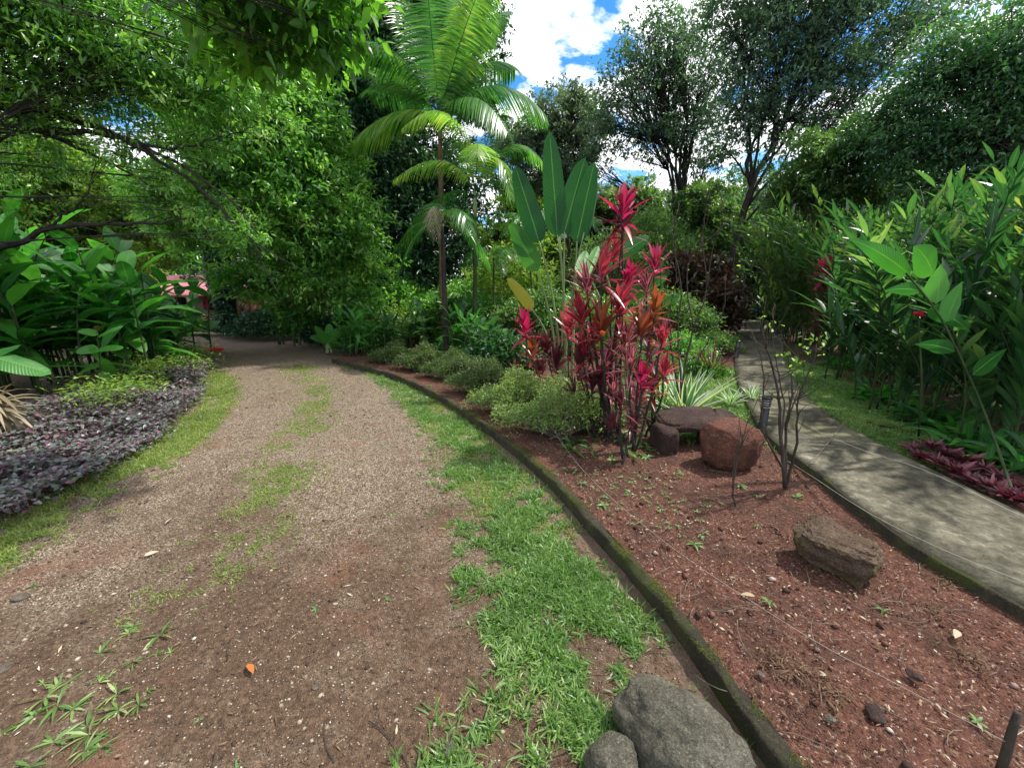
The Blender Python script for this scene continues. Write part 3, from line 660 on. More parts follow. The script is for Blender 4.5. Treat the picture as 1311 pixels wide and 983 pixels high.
# trees right of centre
b5=G(874,405,.1); b5=P(874,392,17); b5[2]=.05
tree('forked_tree','slender tree with a low forked trunk just right of the sky gap','tree',b5,
  [cl(830,55,38,16.5),cl(870,50,36,17),cl(800,110,36,16.5),cl(850,115,42,17),cl(895,95,34,17),cl(780,165,32,16.5),cl(830,175,36,17),cl(880,165,30,17),cl(910,150,28,17),cl(760,210,22,17),cl(905,205,24,17)],
  M['blue'],'barkd',16000,.16,.40,.16,70,trunk_to=P(880,185,17),lean=P(868,270,17),lv=.5,spread=.09)
b6=P(930,395,14); b6[2]=.05
tree('spreading_tree','large spreading tree with a leaning trunk right of the forked one','tree',b6,
  [cl(950,50,55,13.5),cl(1010,30,60,13.5),cl(1080,30,60,13),cl(1150,25,52,13),cl(1205,15,40,13),cl(985,110,52,13.5),cl(1050,100,52,13),cl(1110,95,46,13),cl(945,140,36,13.5),cl(1000,165,36,13.5),cl(1065,160,40,13),cl(925,185,26,13.5),cl(1000,-40,70,13.5),cl(1100,-50,70,13),cl(920,20,36,13.8)],
  M['blue'],'barkd',27000,.155,.40,.12,70,trunk_to=P(1000,165,13.4),lean=P(938,260,14),lv=.52,spread=.09)
b7=np.array([9.5,6.2,.1])
tree('corner_tree','green tree filling the upper right corner above the gingers','tree',b7,
  [cl(1290,60,55,9),cl(1240,110,50,9.2),cl(1300,150,55,8.6),cl(1190,165,44,9.4),cl(1235,190,46,9),cl(1150,205,36,9.6),cl(1290,220,50,8.6),cl(1360,80,80,8.6),cl(1370,200,80,8.4),cl(1180,235,34,9.4),cl(1205,85,40,9.6),cl(1160,130,38,9.8),cl(1120,175,34,9.8),cl(1245,50,40,9.6)],
  M['teal'],'barkd',34000,.115,.4,.2,44,trunk_to=P(1290,130,9),lv=.45)
b8=P(1050,395,11.5); b8[2]=.1
tree('thin_tree','thin pale green tree standing above the far end of the path','tree',b8,
  [cl(1040,205,36,11),cl(1085,190,34,11),cl(1060,250,34,11),cl(1110,235,30,11),cl(1015,245,28,11),cl(1130,180,26,11)],
  M['soft'],'bark',19000,.13,.38,.07,30,trunk_to=P(1070,220,11),lv=.35)
b4=P(735,395,19); b4[2]=0
tree('sparse_tree','sparse grey green tree behind the upright paddle leaves','tree',b4,
  [cl(715,150,34,19),cl(745,165,30,19),cl(690,180,32,19),cl(735,205,32,19),cl(700,225,32,19),cl(660,190,30,19),cl(730,120,18,19),cl(755,130,14,19)],
  M['olive'],'barkd',24000,.17,.4,.12,40,trunk_to=P(720,200,19),lv=.5)
# dark understorey trees where the path disappears
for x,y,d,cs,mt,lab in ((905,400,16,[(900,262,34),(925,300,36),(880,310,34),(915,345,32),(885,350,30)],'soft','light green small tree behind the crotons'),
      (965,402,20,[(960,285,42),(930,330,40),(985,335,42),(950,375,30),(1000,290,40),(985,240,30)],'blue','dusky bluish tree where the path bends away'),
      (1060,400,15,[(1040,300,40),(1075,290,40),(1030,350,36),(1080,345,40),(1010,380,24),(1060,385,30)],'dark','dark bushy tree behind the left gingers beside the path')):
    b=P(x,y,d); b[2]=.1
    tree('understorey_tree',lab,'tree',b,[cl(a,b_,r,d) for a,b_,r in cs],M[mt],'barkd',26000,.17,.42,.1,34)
# yellowish tree far left below the limbs
b=P(90,400,13); b[2]=0
tree('yellowish_tree','pale yellow green tree seen beneath the slanting left limbs','tree',b,
  [cl(20,200,50,12),cl(80,225,50,12.5),cl(140,260,46,13),cl(50,270,50,12.5),cl(110,300,40,13),cl(190,300,40,13),cl(0,310,50,12),cl(150,340,36,14),cl(-60,240,70,12),cl(30,140,40,12.5)],
  M['yellow'],'barkd',70000,.15,.4,.2,44,trunk_to=P(80,250,12.6),lv=.38)

# distant trees closing the background (one built, the rest copies with parts)
bk=thing  # alias not used further
def fartree(label,x,ytop,d,wpx,mat,seed):
    b=P(x,400,d); b[2]=-.05; top=P(x,ytop,d); h=top[2]; r=wpx*d/F
    cs=[]
    for k in range(11):
        a=rng.random()*2*PI; q=rng.random()**.6; z=rng.uniform(.15,.93); rr=r*.42*(1.15-.5*abs(z-.5))
        cs.append((np.array([b[0]+math.cos(a)*r*.62*q,b[1]+math.sin(a)*r*.5*q,h*z-.2*rr]),rr))
    return tree('background_tree',label,'tree',b,cs,M[mat],'barkd',30000,.24,.45,.2,30,trunk_to=(b[0],b[1],h*.7),group='trees closing the background')
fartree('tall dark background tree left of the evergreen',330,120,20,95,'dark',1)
fartree('background tree over the pink roofed house',235,240,24,90,'mid',2)
fartree('leftmost background tree beyond the yellowish one',90,180,22,120,'dark',3)
fartree('background tree far left beyond the ginger leaves',-90,170,20,130,'mid',9)
fartree('light green background tree between the two taller palms',640,210,21,70,'yellow',4)
fartree('low background tree seen under the yellowed paddle leaf',706,300,22,50,'yellow',11)
fartree('dark background tree directly behind the evergreen',480,150,20,100,'dark',12)
fartree('dim background tree behind the striped paddle leaves',745,225,24,70,'olive',5)
fartree('background tree behind the tall magenta plume',835,235,25,75,'blue',6)
fartree('hazy green background tree between the forked and spreading trunks',905,215,23,70,'teal',13)
fartree('soft green background tree left of the forked trunk',800,235,22,60,'soft',14)
fartree('background tree over the far end of the path',1000,225,22,75,'blue',15)
fartree('tall background tree behind the right gingers',1130,190,20,110,'dark',7)
fartree('rightmost background tree beyond the corner tree',1300,150,18,140,'blue',8)

# ------------------------------------------------------------------ shrubs
def shrub(name,label,cat,base,blobs,mat,n,L,Wr=.5,stems=10,bark='twig',group=None,shell=.35):
    t=thing(name,label,cat,base,group); gs=Geo(); gl_=Geo(); base=np.asarray(base,float); R2=np.array([b[1]**2 for b in blobs]); R2=R2/R2.sum()
    for (c,r),w in zip(blobs,R2):
        c=np.asarray(c,float); k=int(n*w); ns=max(12,k//9); dr=norm(rng.normal(0,1,(ns,3))); dr[:,2]=np.abs(dr[:,2])*.9-.25
        lump=.55+.75*fbm(dr[:,0]*1.7+c[0],dr[:,1]*1.7+dr[:,2]*2.3,1.3,int(rng.integers(1,99)),2); ce=c+dr*(r*lump*rng.random(ns)**shell)[:,None]; i=rng.integers(0,ns,k); pos=ce[i]+rng.normal(0,L*.7,(k,3)); pos[:,2]=np.maximum(pos[:,2],base[2]+.02)
        dd=dr[i]*.7+norm(rng.normal(0,1,(k,3)))*.8; dd[:,2]+=.25
        leaves(gl_,pos,dd,rng.uniform(.65,1.3,k)*L,Wr,np.clip(.5*rng.random(ns)[i]+.5*rng.random(k),0,1))
        for s in range(stems):
            e=ce[int(rng.integers(0,ns))]; b0=base+np.array([rng.normal(0,r*.2),rng.normal(0,r*.2),0]); tube(gs,bez(b0,(b0+e)/2+rng.normal(0,r*.12,3),e,5),np.linspace(.010,.002,5),4)
    gs.build('stems',M[bark],t); gl_.build('foliage',mat,t); return t
# golden speckled bushes along the kerb bed
for x,y,r,lab in ((712,572,50,'largest golden speckled round bush nearest the camera below the red cordylines'),
              (655,540,38,'golden speckled bush behind the largest round one'),(612,510,34,'third golden speckled bush back along the bed beside the kerb'),
              (572,490,28,'low golden bush beside the short palm trunk'),(530,478,24,'low golden bush left of the short palm trunk'),(492,468,20,'farthest low golden bush at the curve of the kerb'),(748,560,28,'small golden bush under the orange cordyline')):
    b=G(x,y,.1)+np.array([.06,.28,0]); s=b[1]/F*r*(1.08 if y>520 else .95)
    shrub('golden_shrub',lab,'bush',b,[(b+np.array([0,0,s*(.7 if y>520 else .45)]),s*.85),(b+np.array([s*.8,s*.3,s*.5]),s*.75),(b+np.array([-s*.8,s*.25,s*.42]),s*.7),(b+np.array([-s*1.3,s*.5,s*.3]),s*.5),(b+np.array([s*1.4,s*.7,s*.4]),s*.6),(b+np.array([.1*s,s*.8,s*.95]),s*.7),(b+np.array([-.3*s,-.3*s,s*.4]),s*.5),(b+np.array([.45*s,-.25*s,s*.85]),s*.45)],M['shrub' if y>530 else 'shrubd'],int(9000),.026*(1+b[1]*.05),.42,14,group='golden speckled bushes along the bed')
UND=[]
# leafy undergrowth behind the palms and under the evergreen
for x,y,d,r,mt,L,lab in ((470,450,9.6,26,'mid',.11,'broad leaved green shrub at the far bend of the kerb'),(432,446,10.5,26,'dark',.12,'dark shrub at the foot of the glossy tree'),
     (520,430,11,40,'yellow',.12,'light green shrub with drooping leaves left of the palms'),(515,385,11.6,36,'mid',.13,'mid green shrub standing under the evergreen'),
     (600,440,8.6,26,'mid',.10,'green shrub to the right of the short palm trunk'),(640,455,7.2,26,'ginger',.13,'leafy shrub left of the tan stone'),(690,400,9,44,'soft',.10,'yellow green shrub behind the paddle leaf stems'),
     (745,400,8.5,40,'mid',.09,'green shrub between the paddle leaves and cordylines'),(590,385,10.5,36,'mid',.12,'green shrub between the two palm trunks'),(650,345,11,44,'yellow',.11,'pale green tall shrub behind the second palm'),
     (780,330,11,44,'soft',.12,'yellow green tall shrub behind the magenta plume'),(855,400,9,40,'soft',.09,'light green feathery shrub left of the crotons'),(905,440,8.6,30,'soft',.06,'feathery green shrub beside the crotons and the path'),(835,470,6.4,26,'soft',.05,'small feathery shrub behind the orange cordyline'),(900,480,6.6,20,'mid',.05,'low green shrub beside the reddish rosette'),(865,450,7.4,36,'mid',.07,'small leaved green shrub above the striped rosette'),
     (335,440,12,26,'dark',.12,'dark shrub right of the vine covered trunk'),(365,432,12.5,30,'mid',.12,'rounded shrub beyond the far bend of the drive'),(300,425,13,20,'dark',.1,'low dark shrub at the foot of the vine covered trunk'),
     (225,425,13,22,'mid',.12,'low green shrub left of the house wall'),(830,300,14,44,'soft',.14,'pale bushy shrub right of the magenta plume'),(985,400,17,20,'dark',.14,'dark low shrub at the far end of the path')):
    c=P(x,y,d); s=r*d/F; b=np.array([c[0],c[1],.08]); hz=max(c[2],s*.6)
    bl_=[(np.array([c[0],c[1],hz]),s),(np.array([c[0]-s*.8,c[1]+.1,hz*.75]),s*.75),(np.array([c[0]+s*.8,c[1],hz*.8]),s*.75)]
    if hz>s*1.4: bl_+= [(np.array([c[0],c[1]+.1,hz*.5]),s*.9),(np.array([c[0]+s*.5,c[1],hz*.35]),s*.7),(np.array([c[0]-s*.5,c[1],hz*.3]),s*.7)]
    shrub('leafy_shrub',lab,'shrub',b,bl_,M[mt],9000,L,.38,8)
for x,y,H,lab,mt in ((455,452,.9,'leafy clump at the left bend of the kerb','heli'),(505,447,.9,'pale leafy clump between the low golden bushes and the evergreen','ginger'),(545,440,1.0,'broad leafy clump left of the short palm trunk','ginger'),(600,455,.9,'broad leafy clump right of the short palm trunk','heli'),(632,468,.8,'leafy clump just left of the tan stone','ginger'),(585,425,1.3,'tall leafy clump between the palm trunks','ginger'),(645,430,1.3,'tall leafy clump under the yellowed leaf','heli'),(480,425,1.5,'tall leafy clump at the foot of the evergreen','heli'),(385,440,1.0,'dark leafy clump by the glossy tree trunk','heli')):
    UND.append((x,y,H,lab,mt))
# vine covered trunk by the far drive
b=G(310,432,0)
t=thing('vine_covered_trunk','thin brown trunk wrapped in dark vines near the pink roofed house','tree',b)
g=Geo(); tube(g,[b,b+np.array([.1,0,1.2]),b+np.array([.15,0,2.6]),b+np.array([.1,0,4.2])],[.11,.09,.08,.06],8); g.build('trunk',M['palmtrunk'],t)
g=Geo(); n=9000; z=rng.uniform(.2,3.2,n); a=rng.random(n)*2*PI; rr=(.18+.35*rng.random(n))*(.6+.6*vnoise(z,0*z,2,3)); pos=np.stack([b[0]-.28+np.cos(a)*rr,b[1]+np.sin(a)*rr,z],1); leaves(g,pos,np.stack([np.cos(a),np.sin(a),-.7+0*a],1)+rng.normal(0,.4,(n,3)),rng.uniform(.07,.14,n),.6); g.build('vines',M['dark'],t)

# ------------------------------------------------------------------ palms
def frond(g, gr, a, c, b, nl=44, LL=.45, Wd=.028, hang=.55, r=.012, droop=.35, rnd=None, fwd=.6, jit=.04):
    pts=bez(a,c,b,24); tube(gr,pts,np.linspace(r,r*.2,24),5)
    t=np.linspace(.12,.99,nl); idx=t*23; i0=np.minimum(idx.astype(int),22); f=(idx-i0)[:,None]; pos=pts[i0]*(1-f)+pts[i0+1]*f
    tg=norm(np.gradient(pts,axis=0))[i0]; side=norm(np.cross(tg,UP)+1e-6); nrm=np.cross(side,tg)
    LLt=LL*np.sin(PI*np.clip(t*.86+.12,0,1))**.6
    for s in (-1,1):
        d=side*s*(.9)+tg*fwd+nrm*.15-UP*hang*.6+rng.normal(0,jit,(nl,3))
        rd=np.clip((rng.random() if rnd is None else rnd)+rng.normal(0,.14,nl),0,1)
        bs=norm(tg*1.0+rng.normal(0,.15,(nl,3))); d=norm(d); bs=bs-(bs*d).sum(1,keepdims=True)*d
        blades(g,pos,d,LLt*rng.uniform(.9,1.08,nl),Wd,droop*rng.uniform(.7,1.3,nl),4,'strap',0,bs,rd)
def palm(name,label,base,crown,d,fr,r0=.07,LL=.5,nl=46,bark='palmtrunk',Wd=.028,shaft=True,dryset=(),hang=.55,bow=None):
    t=thing(name,label,'palm',base); g=Geo(); base=np.asarray(base,float); cw=P(*crown,d)
    n=30; tr=bez(base,(base+cw)/2 if bow is None else bow,cw,n); rad=np.linspace(r0,r0*.6,n)*(1+.10*(np.arange(n)%2)); rad[0]*=1.4; tube(g,tr,rad,10); g.build('trunk',M[bark],t)
    if shaft:
        g=Geo(); tube(g,[cw-np.array([0,0,.45]),cw-np.array([0,0,.2]),cw+np.array([0,0,.12])],[r0*.62,r0*.75,r0*.35],10); g.build('crown_shaft',M['canepale'],t)
    for k,f in enumerate(fr):
        (cx,cy),(tx,ty),dd=f[:3]; a=cw+np.array([0,0,.05]); c=P(cx,cy,d+dd*.5); b=P(tx,ty,d+dd)
        ln=np.linalg.norm(b-a)+.5*np.linalg.norm(c-a); g=Geo(); nlf=int(nl*min(1.3,max(.6,ln/2.2)))
        dry = k in dryset
        frond(g,g,a,c,b,nlf,LL*(.7 if dry else 1),Wd*(.5 if dry else 1),hang*(1.4 if dry else 1),r0*.17,.4 if not dry else .7, rng.uniform(.25,.8) if len(f)<4 else f[3])
        g.build('frond',M['drypalm' if dry else 'palm'],t)
    return t
bt=P(566,420,10.2); bt[2]=.1
palm('tall_palm','tallest palm with a thin brown trunk and arching feather fronds',bt,(563,150),10,
  [((505,40),(452,55),-.6,.45),((500,120),(438,196),-.5,.75),((640,70),(700,150),-.3,.4),((610,90),(650,170),-1.2,.45),((530,20),(505,-30),.5,.5),((605,20),(650,15),.6,.5),((590,40),(625,-40),-1.0,.8),((620,50),(660,90),1.0,.2),((510,80),(470,120),1.3,.3),((600,30),(610,-60),1.4,.6),((550,30),(545,-50),-.9,.35),((585,50),(570,-30),1.2,.7),((530,95),(470,85),.9,.5)],
  .075,.80,88,hang=.85,Wd=.025)
b2_=P(608,420,9.2); b2_[2]=.1
palm('arching_palm','palm with yellow green arching fronds beside the tallest palm',b2_,(608,250),9,
  [((590,90),(515,165),-.5,.8),((575,170),(503,232),-.2,.9),((640,150),(655,255),-.4,.85),((650,140),(700,215),.4,.4),((600,130),(560,120),1.0,.5),((630,130),(650,150),1.0,.6),((560,230),(520,300),.5,.3),((640,200),(690,290),.6,.3),((615,150),(610,200),-1.3,.8)],
  .055,.46,64,'cane',.020,True,(),.75)
b3_=G(572,458,.1)
palm('short_palm','short palm with a dark trunk and one withered grey frond',b3_,(566,290),b3_[1],
  [((545,235),(560,305),-.5),((590,240),(580,300),.4),((530,270),(502,375),-.2,.2),((540,260),(495,340),.6,.3),((600,270),(628,345),.3,.3),((585,240),(605,300),-.6,.3),((560,230),(540,290),.7,.25)],
  .06,.42,44,'barkd',.024,False,(0,1),.7)
for x,y,d,lab,cx,cy in ((632,430,9.6,'small palm with fine pale fronds right of the arching palm',632,330),(690,400,10,'slim palm behind the upright paddle leaves',672,285),(756,380,12,'faint young palm behind the sky gap paddle leaves',735,290),(610,430,9.8,'knee high palm seedling at the foot of the arching palm',596,385)):
    b=P(x,y,d); b[2]=.1; fr=[]
    for k in range(9):
        a=2*PI*k/9+rng.random(); rx=rng.uniform(30,48)*(.6 if 'seedling' in lab else 1)
        fr.append(((cx+math.cos(a)*rx*.6,cy-rx*.75+abs(math.sin(a))*6),(cx+math.cos(a)*rx*1.1,cy+rx*rng.uniform(-.1,.8)),math.sin(a)*1.0,rng.uniform(.1,.6)))
    palm('young_palm',lab,b,(cx,cy),d,fr,.03,.26,34,'cane',.018,False,(),.6)

# ------------------------------------------------------------------ paddle leaved plants
def paddle(t, x0,y0,x1,y1,wpx,d,base=None,mat='banana',droop=.06,dd=0,rnd=None,face=None,prof='paddle',nm='leaf'):
    a=P(x0,y0,d); b=P(x1,y1,d+dd); L=np.linalg.norm(b-a); dr=norm(b-a); g=Geo()
    side=np.cross(dr,np.array([0,1.0,.25])) if face is None else np.asarray(face,float); side=side-(side@dr)*dr
    blades(g,a-0,dr+UP*droop,L,wpx*d/F,droop,14,prof,.22,side,rng.random() if rnd is None else rnd,.04)
    lf=g.build(nm,M[mat],t)
    if base is not None:
        g=Geo(); bb=np.asarray(base,float)+np.append(rng.normal(0,.03,2),0); tube(g,bez(bb,(bb*.35+a*.65)+np.array([(bb[0]-a[0])*.35,0,0]),a+dr*L*.03,12),np.linspace(.026,.010,12),6)
        g.build('leaf_stalk',M['canepale'],t)
    return lf
base=G(722,498,.1); d=base[1]+.05
t=thing('paddle_leaf_plant','tall plant with upright dark green paddle leaves on long stalks','plant',base)
for p in ((714,305,703,162,27,0),(691,312,658,208,27,.1),(688,348,653,283,24,-.1,.9),(722,300,750,198,30,.05),(738,312,762,203,26,-.05),(747,300,764,228,16,.3),(716,305,722,262,24,.35)):
    paddle(t,*p[:4],p[4],d,base,'banana',.04,p[5],p[6] if len(p)>6 else rng.uniform(.1,.6))
lf=paddle(t,682,397,647,352,15,d-.2,base,'yelleaf',.1,0); lf['label']='yellowed leaf tilting low on the left'
t=thing('broad_leaf_plant','plant with broad green leaves slanting behind the red cordylines','plant',G(800,520,.1)); bb=G(800,520,.1); d=bb[1]
for p in ((772,345,835,300,22,.3),(790,392,858,352,20,.2),(742,352,752,318,16,.2,.95),(752,352,768,312,14,.3,.95),(826,402,872,378,14,.1),(780,410,740,380,14,.4)):
    paddle(t,*p[:4],p[4],d,bb,'heli',.1,p[5],p[6] if len(p)>6 else rng.uniform(.2,.7))

# heliconia clumps: broad leaves on tall stalks
def heli(name,label,base,H,nst,Lf,Wf,mat='heli',spread=.35,seed=0,flow=0,group=None,azc=None,rl=(.1,.8)):
    t=thing(name,label,'plant',base,group); gs=Geo(); gl_=Geo(); base=np.asarray(base,float)
    for k in range(nst):
        b0=base+np.append(rng.normal(0,spread*.5,2),0); hz=H*rng.uniform(.6,1.05); a=rng.random()*2*PI; ln=rng.uniform(.05,.3)*hz
        tp=b0+np.array([math.cos(a)*ln,math.sin(a)*ln,hz]); st=bez(b0,b0+np.array([0,0,hz*.6]),tp,10); tube(gs,st,np.linspace(.02,.008,10),6)
        m=int(rng.integers(7,11)); az0=rng.random()*2*PI
        for j in range(m):
            f=.3+.7*j/(m-1); p=st[min(9,int(f*9))]; az=az0+(PI if j%2 else 0)+rng.normal(0,.45); el=rng.uniform(.0,.9) if j<m-2 else rng.uniform(.8,1.8)
            d=np.array([math.cos(az),math.sin(az),el]); blades(gl_,p,d,Lf*rng.uniform(.7,1.15),Wf*rng.uniform(.8,1.2),rng.uniform(.18,.5),9,'lance',.22,None,rng.uniform(*rl),.05,.15)
    gs.build('stalks',M['cane'],t); gl_.build('leaves',M[mat],t)
    for k in range(flow):
        c=base+np.array([rng.normal(0,.25),-.35,H*rng.uniform(.55,.8)]); g=Geo(); n=26; dd=norm(rng.normal(0,1,(n,3))); dd[:,2]=abs(dd[:,2]); blades(g,np.repeat(c[None],n,0),dd,.09,.035,-.1,3,'lance',.3); g.build('flower',M['flower'],t)
    return t
for k,(x,y,H,lab) in enumerate(((150,478,1.9,'dark broad leaved clump beside the leaning stem on the left'),(60,486,2.2,'big broad leaved clump with a red flower on the left'),(-20,500,2.3,'broad leaved clump at the left edge of the view'),(105,470,2.0,'broad leaved clump behind the young sapling'),(205,456,1.5,'broad leaved clump nearest the house on the left'),(-110,520,2.4,'broad leaved clump outermost on the left'))):
    b=G(x,y,.1); b[2]=.05; heli('broadleaf_clump',lab,b,H*1.05,17,.9,.23,flow=1 if k==1 else 0,spread=.95,rl=(.2,1),group='broad leaved clumps on the left')
for x,y,H,lab,mt in UND:
    b=G(x,y,.1); heli('leafy_clump',lab,b,H,13,.42,.10,mt,.6,rl=(.4,1))
# torn dry banana leaf and grasses at the left edge
t=thing('dry_leaf_plant','plant with a torn brown edged drooping leaf at the left edge','plant',G(-30,560,.05)); bb=G(-30,560,.05)
paddle(t,-40,450,62,478,34,4.3,bb,'heli',.10,.2,.7,face=(0,1,.4)); paddle(t,-60,470,30,440,26,4.2,bb,'heli',.1,.4,.6,face=(0,1,.5))
g=Geo(); n=60; c=P(-15,520,3.6); dd=np.stack([rng.uniform(.2,1,n),rng.normal(0,.4,n),rng.uniform(-.5,.8,n)],1); blades(g,np.repeat(c[None],n,0)+rng.normal(0,.05,(n,3)),dd,rng.uniform(.25,.5,n),.035,.4,5,'lance',.3); g.build('dry_blades',M['drypalm'],t)
lf=paddle(t,-60,600,32,628,30,3.0,None,'yelleaf',.05,.1,.3,face=(0,1,.5)); lf['label']='yellow green leaf low at the left edge'
# sapling with opposite leaves
bs=G(128,500,.1); t=thing('young_sapling','young sapling with pairs of bright oval leaves left of the drive','sapling',bs); d=bs[1]; g=Geo()
st=[bs,P(128,470,d),P(126,440,d),P(124,424,d)]; tube(g,st,[.012,.010,.007,.005],6); g.build('stem',M['stake'],t)
for p in ((126,428,98,424,11),(126,430,158,418,12),(127,446,98,452,13),(127,446,158,446,12),(128,462,152,480,14),(128,468,100,480,12),(128,462,112,440,9),(128,475,150,495,12)):
    paddle(t,*p[:4],p[4],d,None,'heli',.12,rng.normal(0,.25),.95,face=(0,1,.7))
g=Geo(); c=P(124,421,d); dd=norm(rng.normal(0,1,(18,3))); blades(g,np.repeat(c[None],18,0),dd+UP,.05,.02,0,2,'lance'); g.build('bud',M['orange'],t)
# leaning dark stem
g=Geo(); a=G(222,458,.05); tube(g,[a,P(218,430,a[1]),P(208,395,a[1]-.1),P(200,370,a[1]-.1)],[.07,.055,.05,.035],8)
tag(g.build('leaning_stem',M['barkd'],origin=a),'dark bare stem leaning left beside the end of the purple ground cover','stem')
# small broad leaved plant at the foot of the glossy tree
b=G(420,452,.05); t=thing('small_leafy_plant','small plant with large round leaves at the far bend of the kerb','plant',b); d=b[1]
for p in ((418,440,402,415,12),(420,438,438,420,12),(420,440,396,432,11),(421,442,444,436,12),(420,436,422,412,12)): paddle(t,*p[:4],p[4],d,b,'heli',.1,rng.normal(0,.3),.8)

# ------------------------------------------------------------------ gingers, right
def ginger(label,base,H,n,mat='ginger',Lf=.36,Wf=.065,spread=.45,lean=(-.25,-.1),nl=16,group='tall gingers right of the path',cane='cane',rl=(0,1),name='ginger_clump'):
    t=thing(name,label,'plant',base,group); gs=Geo(); gl_=Geo(); base=np.asarray(base,float)
    for k in range(int(n*1.35)):
        b0=base+np.append(rng.normal(0,spread*.5,2),0); hz=H*(rng.uniform(.7,1.05) if k<n else rng.uniform(.3,.65)); ln=np.array([lean[0]+rng.normal(0,.22),lean[1]+rng.normal(0,.22),0])*hz
        tp=b0+ln+np.array([0,0,hz]); st=bez(b0,b0+np.array([0,0,hz*.62]),tp,20); tube(gs,st,np.linspace(.012,.004,20),5)
        tg=norm(np.gradient(st,axis=0)); az=rng.random()*PI; sd=np.array([math.cos(az),math.sin(az),0]); m=nl; f=np.linspace(.2,1,m); i=np.minimum((f*19).astype(int),19)
        sg=np.where(np.arange(m)%2,1,-1)[:,None]; d=sd*sg*.62+tg[i]*.95+rng.normal(0,.13,(m,3)); d[-1]=tg[-1]
        L=Lf*rng.uniform(.8,1.15,m)*np.minimum(1,.55+f*.8)
        side=norm(np.cross(d,np.cross(sd,tg[i])*1.0)+1e-6); side=np.cross(d,np.array([0,0,1.0]))+rng.normal(0,.2,(m,3)); side=side-(side*norm(d)).sum(1,keepdims=True)*norm(d)
        blades(gl_,st[i],d,L,Wf*rng.uniform(.8,1.2,m),rng.uniform(.05,.30,m),5,'lance',.3,side,np.clip(rng.uniform(*rl)+rng.normal(0,.15,m),0,1))
    gs.build('canes',M[cane],t); gl_.build('leaves',M[mat],t); return t
gd=[(1000,428,3.0,16,'gingery','yellow tipped ginger nearest the far bend of the path'),(1035,440,2.7,16,'gingery','arching yellow green ginger left of the dark red cordyline'),(1085,452,2.7,16,'ginger','ginger just behind the dark red cordyline'),
    (1112,488,2.2,9,'ginger','ginger with bare lower canes nearest the path edge'),(1140,462,2.9,16,'gingery','tall yellowish ginger in the middle of the thicket'),(1175,480,2.8,16,'ginger','tall green ginger behind the big glossy leaves'),
    (1165,525,1.9,9,'ginger','shorter ginger in front of the dark stems'),(1225,500,2.6,16,'ginger','tall ginger right of the red bud'),(1280,520,2.5,16,'gingery','tall bright ginger near the right edge'),
    (1245,560,1.9,9,'ginger','ginger in front beside the maroon rosettes'),(1335,560,2.3,14,'ginger','ginger cut by the right edge of the view'),(1230,455,3.1,16,'ginger','tallest ginger at the back of the thicket'),(1330,480,3.0,16,'ginger','back row ginger toward the right edge'),(1060,420,3.3,16,'gingery','back row ginger over the far verge'),(1400,540,2.5,14,'ginger','ginger just outside the right edge'),(1120,430,3.3,16,'ginger','back row ginger behind the yellowish one')]
for x,y,H,n,mt,lab in gd:
    b=G(x,y,.12); ginger(lab,b,H*(1.16 if y<445 else 1),int(n*(2.2 if y<445 else 1.4)),mt,.43,.064,.66,nl=26)
# undergrowth under the gingers
for x,y,lab in ((1130,510,'low dark spiky plant under the left gingers'),(1200,540,'low dark leafy plant under the middle gingers'),(1270,580,'low dark leafy plant at the right gingers foot'),(1085,470,'low plant beside the dark red cordyline'),(1320,600,'low plant at the lower right edge of the thicket')):
    b=G(x,y,.12); t=thing('undergrowth_plant',lab,'plant',b); g=Geo(); n=70; q=np.repeat(b[None],n,0)+rng.normal(0,.16,(n,3))*np.array([1,1,0]); dd=rng.normal(0,.8,(n,3)); dd[:,2]=rng.uniform(.3,1.2,n)
    blades(g,q,dd,rng.uniform(.25,.6,n),.06,.45,6,'lance',.25); g.build('leaves',M['heli'],t)
# large bright leaves in front of the thicket
bb=G(1300,640,.12); d=3.1; t=thing('glossy_leaf_plant','plant with big glossy bright leaves on a stalk leaning in from the right','plant',bb)
g=Geo(); tube(g,smooth([bb,P(1265,540,d),P(1235,470,d),P(1200,400,d),P(1160,350,d)],16),np.linspace(.011,.006,16),6); g.build('stalk',M['cane'],t)
for p in ((1195,352,1168,312,32,.75),(1200,388,1206,328,32,.8),(1212,412,1236,350,30,.7),(1165,352,1080,300,24,.6),(1190,395,1240,425,24,.2),(1222,450,1168,440,20,.25),(1245,480,1296,440,20,.2),(1180,372,1130,372,18,.4)):
    paddle(t,*p[:4],p[4]*.95,d,None,'heli',.16,rng.normal(0,.2),p[5],face=None if p[0]<1240 else (0,1,.6),prof='ovate')
g=Geo(); c=P(1176,405,3.6); n=34; dd=norm(rng.normal(0,1,(n,3))); dd[:,2]=abs(dd[:,2])*.8; blades(g,np.repeat(c[None],n,0),dd,.055,.03,-.1,3,'lance',.3); 
fo=thing('red_ginger_flower','single red flower bud on a thin cane in the right thicket','flower',G(1176,560,.12)); g.build('petals',M['flower'],fo); g=Geo(); tube(g,[G(1176,560,.12),P(1180,480,3.62),c],[.01,.008,.006],6); g.build('cane',M['cane'],fo)

